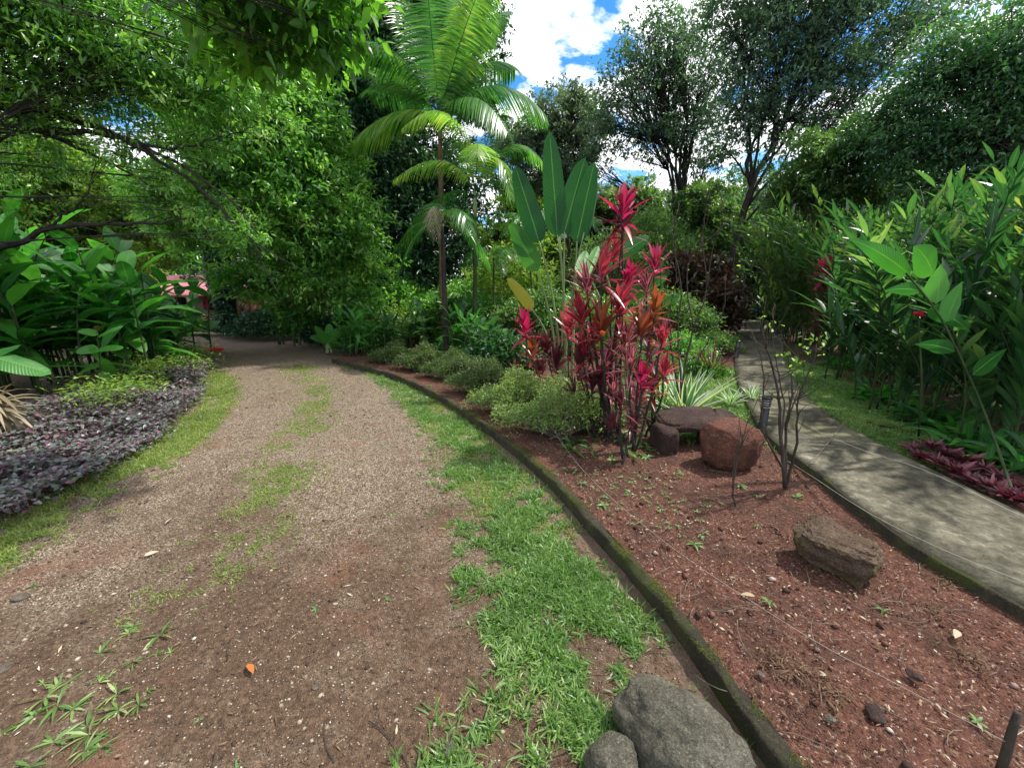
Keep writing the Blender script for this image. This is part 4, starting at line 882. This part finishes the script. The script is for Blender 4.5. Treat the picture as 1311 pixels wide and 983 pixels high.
# ------------------------------------------------------------------ cordylines
def head(g, c, r, n=26, mat=None, Wd=.24, droop=.35, up=.5, rn=(0,1), axis=None):
    n=int(n*rng.uniform(.7,.95)); tl=rng.normal(0,.22,2); k=np.arange(n); a=k*2.39996+rng.random()*6; f=k/n; el=np.interp(f,[0,.3,.6,1],[-.2,.6,1.7,3.6])*up*2
    d=np.stack([np.cos(a),np.sin(a),el],1)+rng.normal(0,.2,(n,3)); d[:,0]+=tl[0]*np.abs(d[:,2]); d[:,1]+=tl[1]*np.abs(d[:,2]); q=np.repeat(np.asarray(c)[None],n,0).copy(); q[:,2]+= (f-.6)*r*.55
    L=r*np.interp(f,[0,.4,1],[.85,1.2,1.0])*rng.uniform(.75,1.25,n)
    blades(g,q,d,L,r*Wd*rng.uniform(.85,1.2,n),droop*(1-.6*f),7,'lance',.35,None,np.clip(rng.uniform(*rn,n)*.8+f*.25,0,1),0,.12)
def cordyline(label,base,heads,group='cordylines in the front bed',mat='cord',stem='barkd'):
    t=thing('cordyline',label,'plant',base,group); base=np.asarray(base,float); gs=Geo()
    for h in heads:
        x,y,r=h[:3]; mt=h[3] if len(h)>3 else mat; dd=h[4] if len(h)>4 else 0; d=base[1]+dd; c=P(x,y,d); rr=r*d/F*1.18
        b0=base+np.append(rng.normal(0,.035,2),0); tube(gs,wob(bez(b0,np.array([(b0[0]+c[0])/2+rng.normal(0,.04),(b0[1]+c[1])/2,c[2]*.55]),c,9),.006),np.linspace(.012,.008,9),6)
        g=Geo(); head(g,c,rr*1.05,27,None,.20,.22,.6,h[5] if len(h)>5 else (0,1)); g.build('leaf_rosette',M[mt],t)
        # older leaves lower down the cane
    gs.build('stems',M[stem],t); return t
cordyline('tallest cordyline with a single magenta plume on a thin cane',G(792,556,.1),[(797,272,30,'magenta',0,(.2,.9)),(797,292,28,'maroon')])
cordyline('large red cordyline clump in the middle of the front bed',G(780,560,.1),[(770,352,33,'cord'),(792,398,30,'cord'),(745,412,30,'cord',.1),(803,362,24,'magenta',.15),(770,425,32,'orange',-.1),(752,372,26,'pinkvar',.2),(775,465,28,'pinkvar'),(740,470,26,'maroon',.1),(800,440,26,'pinkvar'),(760,440,26,'cord',.2),(785,330,22,'cord',.3)])
cordyline('orange and bronze cordyline right of the red clump',G(812,575,.1),[(822,425,30,'orange'),(838,400,24,'orange',.1),(806,470,26,'pinkvar'),(822,492,26,'magenta',-.1),(848,440,24,'cord',.1)])
cordyline('small pink topped cordyline behind the tallest one',G(838,520,.1),[(838,345,24,'magenta'),(828,372,20,'pinkvar')])
cordyline('maroon cordyline left of the red clump',G(728,530,.1),[(728,425,26,'cord'),(712,470,24,'maroon'),(745,500,24,'maroon'),(700,450,20,'maroon',.2)])
cordyline('short cordyline with a pink top beside the tan stone',G(678,508,.1),[(672,424,22,'magenta',0,(.4,1)),(682,455,22,'orange'),(690,485,22,'maroon'),(664,480,18,'maroon',.1)])
cordyline('low dark cordyline under the red clump',G(795,590,.1),[(795,520,22,'maroon',-.05),(782,545,18,'maroon'),(808,545,18,'maroon')])
cordyline('leafy orange brown cordyline low at the right of the clump',G(835,560,.1),[(835,500,24,'orange',.05),(815,520,22,'pinkvar'),(850,480,22,'cord',.1),(832,455,22,'maroon',.1)])
cordyline('leafy maroon cordyline low in the centre of the clump',G(765,560,.1),[(758,500,24,'maroon',.05),(770,490,24,'cord',.1),(748,455,24,'cord',.1),(785,500,22,'pinkvar'),(735,505,20,'maroon',.1)])
cordyline('dark cordyline with a red top left of the gingers',G(1060,458,.12),[(1056,352,19,'magenta',0,(.1,.5)),(1056,375,22,'maroon'),(1064,400,24,'maroon',.1),(1048,415,22,'maroon'),(1070,430,22,'maroon')],None)
# maroon rosettes beside the path
rr_=thing
pts=[(1190,592),(1215,600),(1240,612),(1262,624),(1285,634),(1308,645),(1225,588),(1250,598),(1275,608),(1300,620),(1330,650),(1320,632),(1205,578),(1180,580)]
proto=None
for k,(x,y) in enumerate(pts):
    b=G(x,y,.15)+np.array([.02,.10,-.02])
    if proto is None:
        proto=thing('maroon_rosette','','plant',b,'maroon rosettes edging the path'); g=Geo(); n=34; a=np.arange(n)*2.4; f=np.arange(n)/n; d=np.stack([np.cos(a),np.sin(a),.25+f*1.6],1)+rng.normal(0,.1,(n,3)); blades(g,np.repeat(b[None],n,0),d,rng.uniform(.12,.2,n),.026,.25,4,'lance',.3); g.build('leaves',M['rhoeo'],proto); o=proto
    else: o=dup(proto,b,rng.random()*6,rng.uniform(.8,1.2),'')
    o['label']='low maroon spiky rosette in the row along the right edge of the path'

# croton hedge at the path bend
for x,y,d,r,lab in ((900,352,12,34,'tall croton bush with dark and orange leaves at the path bend'),(925,382,11,24,'dark red croton bush touching the far path'),(878,345,12,24,'croton bush behind the bare stems')):
    c=P(x,y,d); s=r*d/F; b=np.array([c[0],c[1],.1]); hz=c[2]
    shrub('croton_bush',lab,'bush',b,[(np.array([c[0],c[1],hz]),s),(np.array([c[0]+.1,c[1],hz*.65]),s*.95),(np.array([c[0]-.1,c[1],hz*.35]),s*.9)],M['croton'],2600,.2,.38,9)

# striped spiky rosettes
def spiky(label,b,n,L,Wd,mat='spiky',droop=.12,el=(.5,2.2)):
    t=thing('spiky_plant',label,'plant',b); g=Geo(); b=np.asarray(b,float); a=np.arange(n)*2.4; f=np.arange(n)/n; d=np.stack([np.cos(a),np.sin(a),np.interp(f,[0,1],el)],1)+rng.normal(0,.12,(n,3))
    q=np.repeat(b[None],n,0)+norm(d)*.03; blades(g,q,d,L*rng.uniform(.7,1.1,n),Wd,droop*rng.uniform(.2,2,n),7,'strap' if mat=='x' else 'lance',.4,None,None,0,.1); g.build('leaves',M[mat],t)
spiky('big striped spiky rosette left of the stone slab',G(880,540,.1)+np.array([0,.1,0]),30,.78,.07,'spiky',.1,(.5,2.6))
spiky('small pale striped rosette behind the stone slab',G(935,520,.1),22,.36,.03,'whitev',.25)
spiky('small pale striped rosette beside the nearer path light',G(962,515,.1),18,.34,.03,'whitev',.25)
spiky('reddish narrow leaved rosette behind the striped one',G(910,480,.1),34,.75,.03,'maroon',.12,(.5,1.8))
spiky('yellowish striped rosette left of the big striped one',G(850,520,.1),22,.5,.045,'whitev',.2)
spiky('green rosette between the cordylines',G(765,545,.1),16,.35,.05,'heli',.2)

# ------------------------------------------------------------------ bare shrubs
def bare(label,base,br,name='bare_shrub',leafpx=(),d=None,fine=7):
    t=thing(name,label,'shrub',base); g=Geo(); base=np.asarray(base,float); d=base[1] if d is None else d
    for pts,r0,r1 in br:
        w=[]
        for k,p in enumerate(pts): w.append(base if p is None else P(p[0],p[1],d+(p[2] if len(p)>2 else 0)))
        w=smooth(w,18); w+=rng.normal(0,.003,w.shape); tube(g,w,np.linspace(r0,r1,18),7)
        for k in range(fine):
            i=int(rng.integers(7,17)); a=w[i]; L=rng.uniform(.08,.26); dd=norm(norm(w[i]-w[i-1])+rng.normal(0,.45,3)+UP*.2); e=a+dd*L; tube(g,bez(a,(a+e)/2+rng.normal(0,.012,3),e,5),np.linspace(r1*1.1+.0012,.0014,5),4)
    g.build('branches',M['stake'],t)
    if leafpx:
        g=Geo()
        for x,y,n,s in leafpx:
            c=P(x,y,d); q=c+rng.normal(0,s,(n,3)); leaves(g,q,rng.normal(0,1,(n,3))+UP*.5,rng.uniform(.025,.05,n),.5)
        g.build('leaves',M['yellow'],t)
bare('leafless grey shrub with many upright branches beside the red boulder',G(1005,624,.1),
 [([None,(1003,600),(1000,560),(996,500),(980,440),(972,405)],.016,.003),([None,(1006,595),(1006,550,.05),(1015,500,.05),(1008,455,.1),(1010,420,.1)],.013,.003),([None,(1012,600),(1020,560,-.05),(1022,510,-.05),(1040,465,-.1),(1045,440,-.1)],.012,.0025),
  ([None,(1003,600),(985,570,-.1),(975,540,-.1),(978,480,-.15),(965,430,-.15)],.011,.0025),([(1000,560),(1004,520,.1),(995,470,.1),(988,430,.15),(990,400,.15)],.007,.002),([(1006,550),(1014,520,-.1),(1030,490,-.1),(1025,450,-.1)],.007,.002)],leafpx=((1042,440,26,.05),(1020,470,16,.05),(1012,455,12,.05),(992,415,8,.04)))
bare('tiny leafless sapling in front of the red boulder',G(941,648,.1),[([None,(938,625),(942,600),(952,560),(957,535)],.007,.002),([(938,625),(940,590),(948,555),(945,530)],.005,.0015)],fine=3)
bare('tall leafless shrub with long thin stems left of the striped rosette',G(872,534,.1),
 [([None,(868,500),(860,450),(848,390),(845,330)],.014,.003),([None,(875,480),(888,420),(905,370),(900,310),(905,240)],.013,.003),([None,(872,490),(868,430),(872,370),(862,310),(870,260)],.012,.003),([(888,420),(880,370),(885,330),(930,285),(940,262)],.008,.002),([None,(880,490),(905,440),(925,400),(930,350)],.010,.002),([(860,450),(858,400),(866,350),(858,290)],.008,.002),([(905,370),(912,320),(925,275),(918,225)],.006,.002)],leafpx=((900,330,10,.2),(860,320,10,.2)),fine=5)

# ------------------------------------------------------------------ rocks
def rock(name,label,center,size,mat,seed,rotz=0,bend=0,planes=7,lump=.22,cut=.78,tilt=(0,0),group=None,sub=5,strata=0,boxy=1.0):
    import bmesh
    from mathutils import Euler
    bm=bmesh.new(); bmesh.ops.create_icosphere(bm,subdivisions=sub,radius=1.0); r=np.random.default_rng(seed); off_=Vector(r.uniform(-50,50,3))
    pl_=[(Vector(norm(r.normal(0,1,3))),cut*r.uniform(.85,1.1)) for _ in range(planes)]
    E=Euler((tilt[0],tilt[1],rotz)).to_matrix()
    for v in bm.verts:
        p=v.co.copy(); 
        for n_,dd in pl_:
            e=p.dot(n_)-dd
            if e>0: p-=n_*e*.92
        q=p.normalized()
        p*=1+lump*(mnoise.noise(q*1.3+off_))+lump*.35*mnoise.noise(q*4+off_)+lump*.16*mnoise.noise(q*11+off_)+lump*.08*mnoise.noise(q*26+off_)
        if strata: p.x*=1+.06*math.sin(p.z*strata+2*mnoise.noise(q*2+off_)); p.y*=1+.06*math.sin(p.z*strata+1.0)
        if boxy<1:
            p=Vector([math.copysign(abs(c_)**boxy,c_) for c_ in p])
        p*=1+.03*mnoise.noise(q*16+off_)
        if bend: p.z-=bend*max(0,-p.x-.25)**2/size[2]; p.z*=1+.5*max(0,-p.x-.4)
        v.co=E@Vector((p.x*size[0],p.y*size[1],p.z*size[2]))
    me=bpy.data.meshes.new(name); bm.to_mesh(me); bm.free(); me.polygons.foreach_set('use_smooth',np.ones(len(me.polygons),bool)); me.materials.append(M[mat])
    o=bpy.data.objects.new(name,me); COL.objects.link(o); o.location=[float(c) for c in center]; return tag(o,label,'rock',group)
c=G(880,985,0); rock('boulder','large grey green boulder on the grass at the bottom of the view',(c[0]-.02,c[1]+.06,.07),(.225,.15,.15),'rockgrey',5,-.55,0,5,.16,.86)
c=G(783,985,0); rock('boulder','small brown grey boulder left of the large grey green one',(c[0],c[1]-.01,.045),(.092,.075,.085),'rockgrey',9,.2,0,6,.15,.85)
c=G(946,606,.1); rock('boulder','rounded red brown boulder leaning against the stone slab',(c[0]+.01,c[1]+.20,.29),(.25,.20,.225),'rockred',14,.15,0,9,.13,.80,(.15,.10),boxy=.85)
c=G(1083,745,.1); rock('layered_rock','layered brown rock with mossy cracks lying near the path',(c[0]+.04,c[1]+.13,.19),(.19,.145,.145),'rocklay',23,-.6,0,9,.3,.74,(.15,.12),None,6,15,boxy=.75)
cxm=P(893,534,3.62)
rock('stone_slab','flat dark stone slab bridging to the red boulder',(cxm[0],3.62,cxm[2]-.02),(.41,.19,.055),'rockdark',31,.06,planes=4,lump=.2,cut=.95,tilt=(.22,.04),boxy=.55,bend=.07)
c=G(857,581,.1); rock('support_stone','dark block of stone holding up the left end of the slab',(c[0]-.0,c[1]+.15,.185),(.09,.15,.135),'rockdark',37,.1,0,5,.10,.95,boxy=.45)
c=G(905,575,.1); rock('support_stone','dark stone beneath the slab behind the red boulder',(c[0]+.10,c[1]+.16,.2),(.10,.13,.16),'rockdark',41,.9,0,7,.14,.82,boxy=.8)
c=G(662,470,.1); rock('standing_stone','upright tan stone behind the short pink topped cordyline',(c[0],c[1],.26),(.11,.10,.26),'gutter',47,.3,0,6,.15,.85,(0,.08))
# loose stones one can pick out
for k,(x,y,s,m_,lab) in enumerate(((27,765,.03,'peb','pale flat stone in the gravel near the left edge'),(5,857,.028,'peb','pale stone at the very left edge of the drive'),(63,690,.02,'peb','whitish stone in the gravel below the grass verge'),(404,880,.013,'peb','oval pale stone in the near gravel'),(575,960,.02,'rockgrey','brown stone in the grass by the boulders'),(974,863,.013,'peb','round white pebble on the near red soil'),(1063,920,.014,'rockgrey','bluish pebble on the near red soil'),(1120,915,.03,'rockdark','dark clod stone at the bottom of the red bed'),(1170,865,.022,'rockdark','brown black stone in the lower red bed'))):
    red=x>900; z=.1 if red else 0; c=G(x,y,z); c[2]=z+s*.2
    mm={'peb':'pebble'}.get(m_,m_); rock('loose_stone',lab,c,(s*1.3,s,s*.5),mm,60+k,k,0,4,.15,.85,(0,0),'loose stones',3)
for k,(x,y,lab) in enumerate(((185,714,'long pale dead leaf lying across the gravel'),(222,665,'curled whitish dead leaf on the drive'),(318,853,'rust red dead leaf on the near gravel'),(966,766,'tan dead leaf on the red soil'),(1225,810,'yellowish dead leaf near the layered rock'))):
    z=.1 if x>900 else 0; c=G(x,y,z); c[2]=z+.015; g=Geo(); a=rng.random()*6; blades(g,c,np.array([math.cos(a),math.sin(a),.1]),.07,.028,.1,6,'lance',.4,None,(.95,.9,1.3,.8,.85)[k]); tag(g.build('fallen_leaf',M['litter'],origin=c),lab,'leaf','fallen leaves')
for k,(x,y,lab) in enumerate(((1195,780,'dark rotting wood chunk right of the layered rock'),(1240,840,'clump of dark debris in the lower right bed'),(1060,880,'clump of mossy debris in the near red bed'),(1000,850,'small mound of dark debris by the kerb'),(1210,745,'dark clump of debris beside the path edge'))):
    c=G(x,y,.1); g=Geo(); n=110; q=np.repeat(c[None],n,0)+rng.normal(0,.038,(n,3))*np.array([1,1,.3]); q[:,2]=.10+abs(q[:,2]-.1)*.8; d=rng.normal(0,1,(n,3)); d[:,2]*=.35; blades(g,q,d,rng.uniform(.015,.06,n),rng.uniform(.002,.009,n),.1,2,'lance',.3,None,rng.random(n)*.22)
    tag(g.build('debris_clump',M['litter'],origin=c),lab,'debris','clumps of debris in the bed')

# ------------------------------------------------------------------ path lights, stakes, string, house, bag
def bollard(base,h,label):
    t=thing('path_light',label,'path light',base,'path lights'); b=np.asarray(base,float)
    def rings(name,prof,mat):
        g=Geo(); pts=[b+np.array([0,0,z]) for r,z in prof]; tube(g,pts,[r for r,z in prof],20); g.build(name,M[mat],t)
    r=.038
    rings('post',[(r*1.25,0),(r*1.25,.015),(r,.018),(r,h*.66),(r*.98,h*.665)],'black')
    rings('lens',[(r*.72,h*.66),(r*.72,h*.90)],'lens')
    for k in range(3): z=h*(.71+.06*k); rings('louvre',[(r*.85,z),(r*1.18,z+.004),(r*1.18,z+.010),(r*.85,z+.013)],'black')
    rings('cap',[(r*1.05,h*.895),(r*1.28,h*.90),(r*1.30,h*.93),(r*1.1,h*.975),(r*.5,h),(.003,h*1.004)],'black')
bollard(G(975,553,.1)+np.array([0,0,0]),.40,'nearer black path light with louvred top by the boulder')
bollard(G(942,462,.1),.42,'farther black path light at the inner bend of the path')
a=G(1276,1000,.1); b=P(1303,912,a[1]+.02); g=Geo(); tube(g,[a,(a*.6+b*.4)+np.array([.003,0,0]),(a*.3+b*.7),b],[.011,.012,.011,.009],8); tag(g.build('wooden_stake',M['stake'],origin=a),'thin dark wooden stake holding the string at the lower right corner','stake')
a2=G(697,552,.1); top2=a2+np.array([0,0,.16]); g=Geo(); tube(g,[a2,top2],[.006,.005],6); tag(g.build('wooden_stake',M['stake'],origin=a2),'short stake inside the largest golden bush at the far end of the string','stake')
def cord(label,pts,r=.0011,nm='string'):
    g=Geo(); w=smooth(pts,40); tube(g,w,r,5); tag(g.build(nm,M['string'],origin=pts[0]),label,'string')
st=P(1289,950,a[1]+.01)
cord('pale string stretched low over the red bed from bush to stake',[top2,G(745,600,.17),G(844,688,.16),G(1020,806,.16),G(1150,876,.17),st])
cord('short pale string leaving the corner stake to the right',[st,G(1311,935,.2),G(1380,900,.2)])
cord('white string lying along the right side of the path',[G(1004,528,.187),G(1047,552,.187),G(1110,578,.187),G(1184,602,.187),G(1311,662,.187)],.003)
cord('pale string running beside the left edge of the path',[G(985,575,.12),G(1040,610,.19),G(1110,655,.19),G(1200,700,.19),G(1311,745,.19)],.0016)

# house with a pink roof at the end of the drive
d=15.5
x0=P(165,430,d)[0]; x1=P(300,430,d)[0]
hb=np.array([(x0+x1)/2,d,0]); t=thing('house','low house with pink roof and pale walls at the end of the drive','house',hb)
def box(g,lo,hi):
    x0,y0,z0=lo; x1,y1,z1=hi; g.add([(x0,y0,z0),(x1,y0,z0),(x1,y1,z0),(x0,y1,z0),(x0,y0,z1),(x1,y0,z1),(x1,y1,z1),(x0,y1,z1)],[[0,3,2,1],[4,5,6,7],[0,1,5,4],[1,2,6,5],[2,3,7,6],[3,0,4,7]])
g=Geo(); box(g,(x0,d+1.2,-.05),(P(258,430,d+1.2)[0],d+5,1.3)); g.build('wall',M['wall'],t,False)
g=Geo(); box(g,(P(258,430,d+1.2)[0]+.01,d+1.6,-.05),(x1,d+5,1.3)); pw=g.build('wall',M['wallpink'],t,False); pw['label']='pink red painted wall right of the post'
g=Geo(); xa,xb=x0-.5,x1+.6; ze=1.25; zr=2.05
g.add([(xa,d-.4,ze),(xb,d-.4,ze),(xb,d+3.2,zr),(xa,d+3.2,zr),(xa,d+6,ze),(xb,d+6,ze),(xa,d-.4,ze-.06),(xb,d-.4,ze-.06),(xb,d+3.2,zr-.06),(xa,d+3.2,zr-.06)],[[0,1,2,3],[3,2,5,4],[7,6,9,8],[0,6,7,1]])
rf=g.build('roof',M['roof'],t,False)
g=Geo()
for k in range(40): xx=xa+(xb-xa)*k/39; tube(g,[(xx,d-.4,ze+.015),(xx,d+3.2,zr+.015)],.018,4)
g.build('ridges',M['roof'],rf,False)
for xp in (254,196):
    g=Geo(); xx=P(xp,430,d)[0]; box(g,(xx-.09,d-.1,-.02),(xx+.09,d+.08,1.27)); g.build('post',M['white'],t,False)
g=Geo(); xx=P(243,430,d+1.2)[0]; box(g,(xx-.25,d+1.14,0),(xx+.15,d+1.197,1.1)); dr_=g.build('door',M['glass'],t,False)
g=Geo(); xx=P(284,430,d+1.6)[0]; box(g,(xx-.3,d+1.54,.55),(xx+.3,d+1.597,1.0)); w_=g.build('window',M['glass'],t,False)
# red bundle on the drive edge
c=G(273,450,0); g=Geo(); n=14; pts=[c+np.array([x,.04*math.sin(3*x+1),.05+.012*math.sin(9*x)]) for x in np.linspace(-.25,.25,n)]
tube(g,pts,[.015,.05,.062,.055,.065,.07,.06,.066,.07,.06,.055,.06,.045,.012],12); o=g.build('red_bundle',M['redbag'],origin=c); tag(o,'small bright red bundle lying at the shaded end of the drive','bundle')
# low shrubs with red flowers by the house
b=P(275,425,14.6); b[2]=0; shrub('flowering_shrub','small shrub with reddish leaves in front of the pink house','shrub',b,[(b+np.array([0,0,.3]),.3),(b+np.array([-.4,0,.35]),.3)],M['croton'],900,.10,.5,5)

# ------------------------------------------------------------------ sky and sun
w=bpy.data.worlds.new('World'); scene.world=w; w.use_nodes=True; nt=w.node_tree; nt.nodes.clear()
SUN_EL=math.radians(58); SUN_AZ=math.radians(72)      # azimuth clockwise from +Y (ahead of the camera), to the right
out=N(nt,'ShaderNodeOutputWorld'); bg=N(nt,'ShaderNodeBackground'); sky=N(nt,'ShaderNodeTexSky'); sky.sky_type='NISHITA'; sky.sun_disc=False
sky.sun_elevation=SUN_EL; sky.sun_rotation=SUN_AZ; sky.altitude=300; sky.air_density=1.0; sky.dust_density=.3; sky.ozone_density=3.0
tc=N(nt,'ShaderNodeTexCoord'); sx=N(nt,'ShaderNodeSeparateXYZ'); nt.links.new(tc.outputs['Generated'],sx.inputs[0])
zz=math_(nt,'ADD',math_(nt,'MAXIMUM',sx.outputs[2],0.),.18); cb=N(nt,'ShaderNodeCombineXYZ')
nt.links.new(math_(nt,'DIVIDE',sx.outputs[0],zz),cb.inputs[0]); nt.links.new(math_(nt,'DIVIDE',sx.outputs[1],zz),cb.inputs[1])
n1=noise_(nt,cb.outputs[0],2.6,7,.6,.15)
cm=ramp(nt,n1,[(.42,(0,0,0)),(.50,(1,1,1))])
hs=N(nt,'ShaderNodeHueSaturation'); hs.inputs['Saturation'].default_value=1.35; nt.links.new(sky.outputs[0],hs.inputs['Color'])
n2=noise_(nt,cb.outputs[0],6,5,.6)
cc=ramp(nt,n2,[(.3,(6.2,6.7,7.3)),(.6,(9,9,9.1))])
nt.links.new(mixc(nt,cm,hs.outputs[0],cc),bg.inputs[0]); bg.inputs[1].default_value=.14; nt.links.new(bg.outputs[0],out.inputs[0])
sl=bpy.data.lights.new('sun','SUN'); sl.energy=4.0; sl.angle=math.radians(1.5); sl.color=(1,.95,.86); so=bpy.data.objects.new('sun',sl); COL.objects.link(so)
sd=Vector((math.sin(SUN_AZ)*math.cos(SUN_EL),math.cos(SUN_AZ)*math.cos(SUN_EL),math.sin(SUN_EL))); so.rotation_euler=sd.to_track_quat('Z','Y').to_euler(); so.location=(0,0,30)

cam=bpy.data.cameras.new('camera'); co=bpy.data.objects.new('camera',cam); COL.objects.link(co); co.location=(0,0,CH); co.rotation_euler=(PI/2-PITCH,0,0)
cam.sensor_fit='HORIZONTAL'; cam.sensor_width=36; cam.lens=F/W0*36; cam.clip_start=.05; cam.clip_end=3000; scene.camera=co
scene.view_settings.view_transform='Standard'; scene.view_settings.look='None'; scene.view_settings.gamma=1; scene.view_settings.exposure=.8; scene.view_settings.use_curve_mapping=False
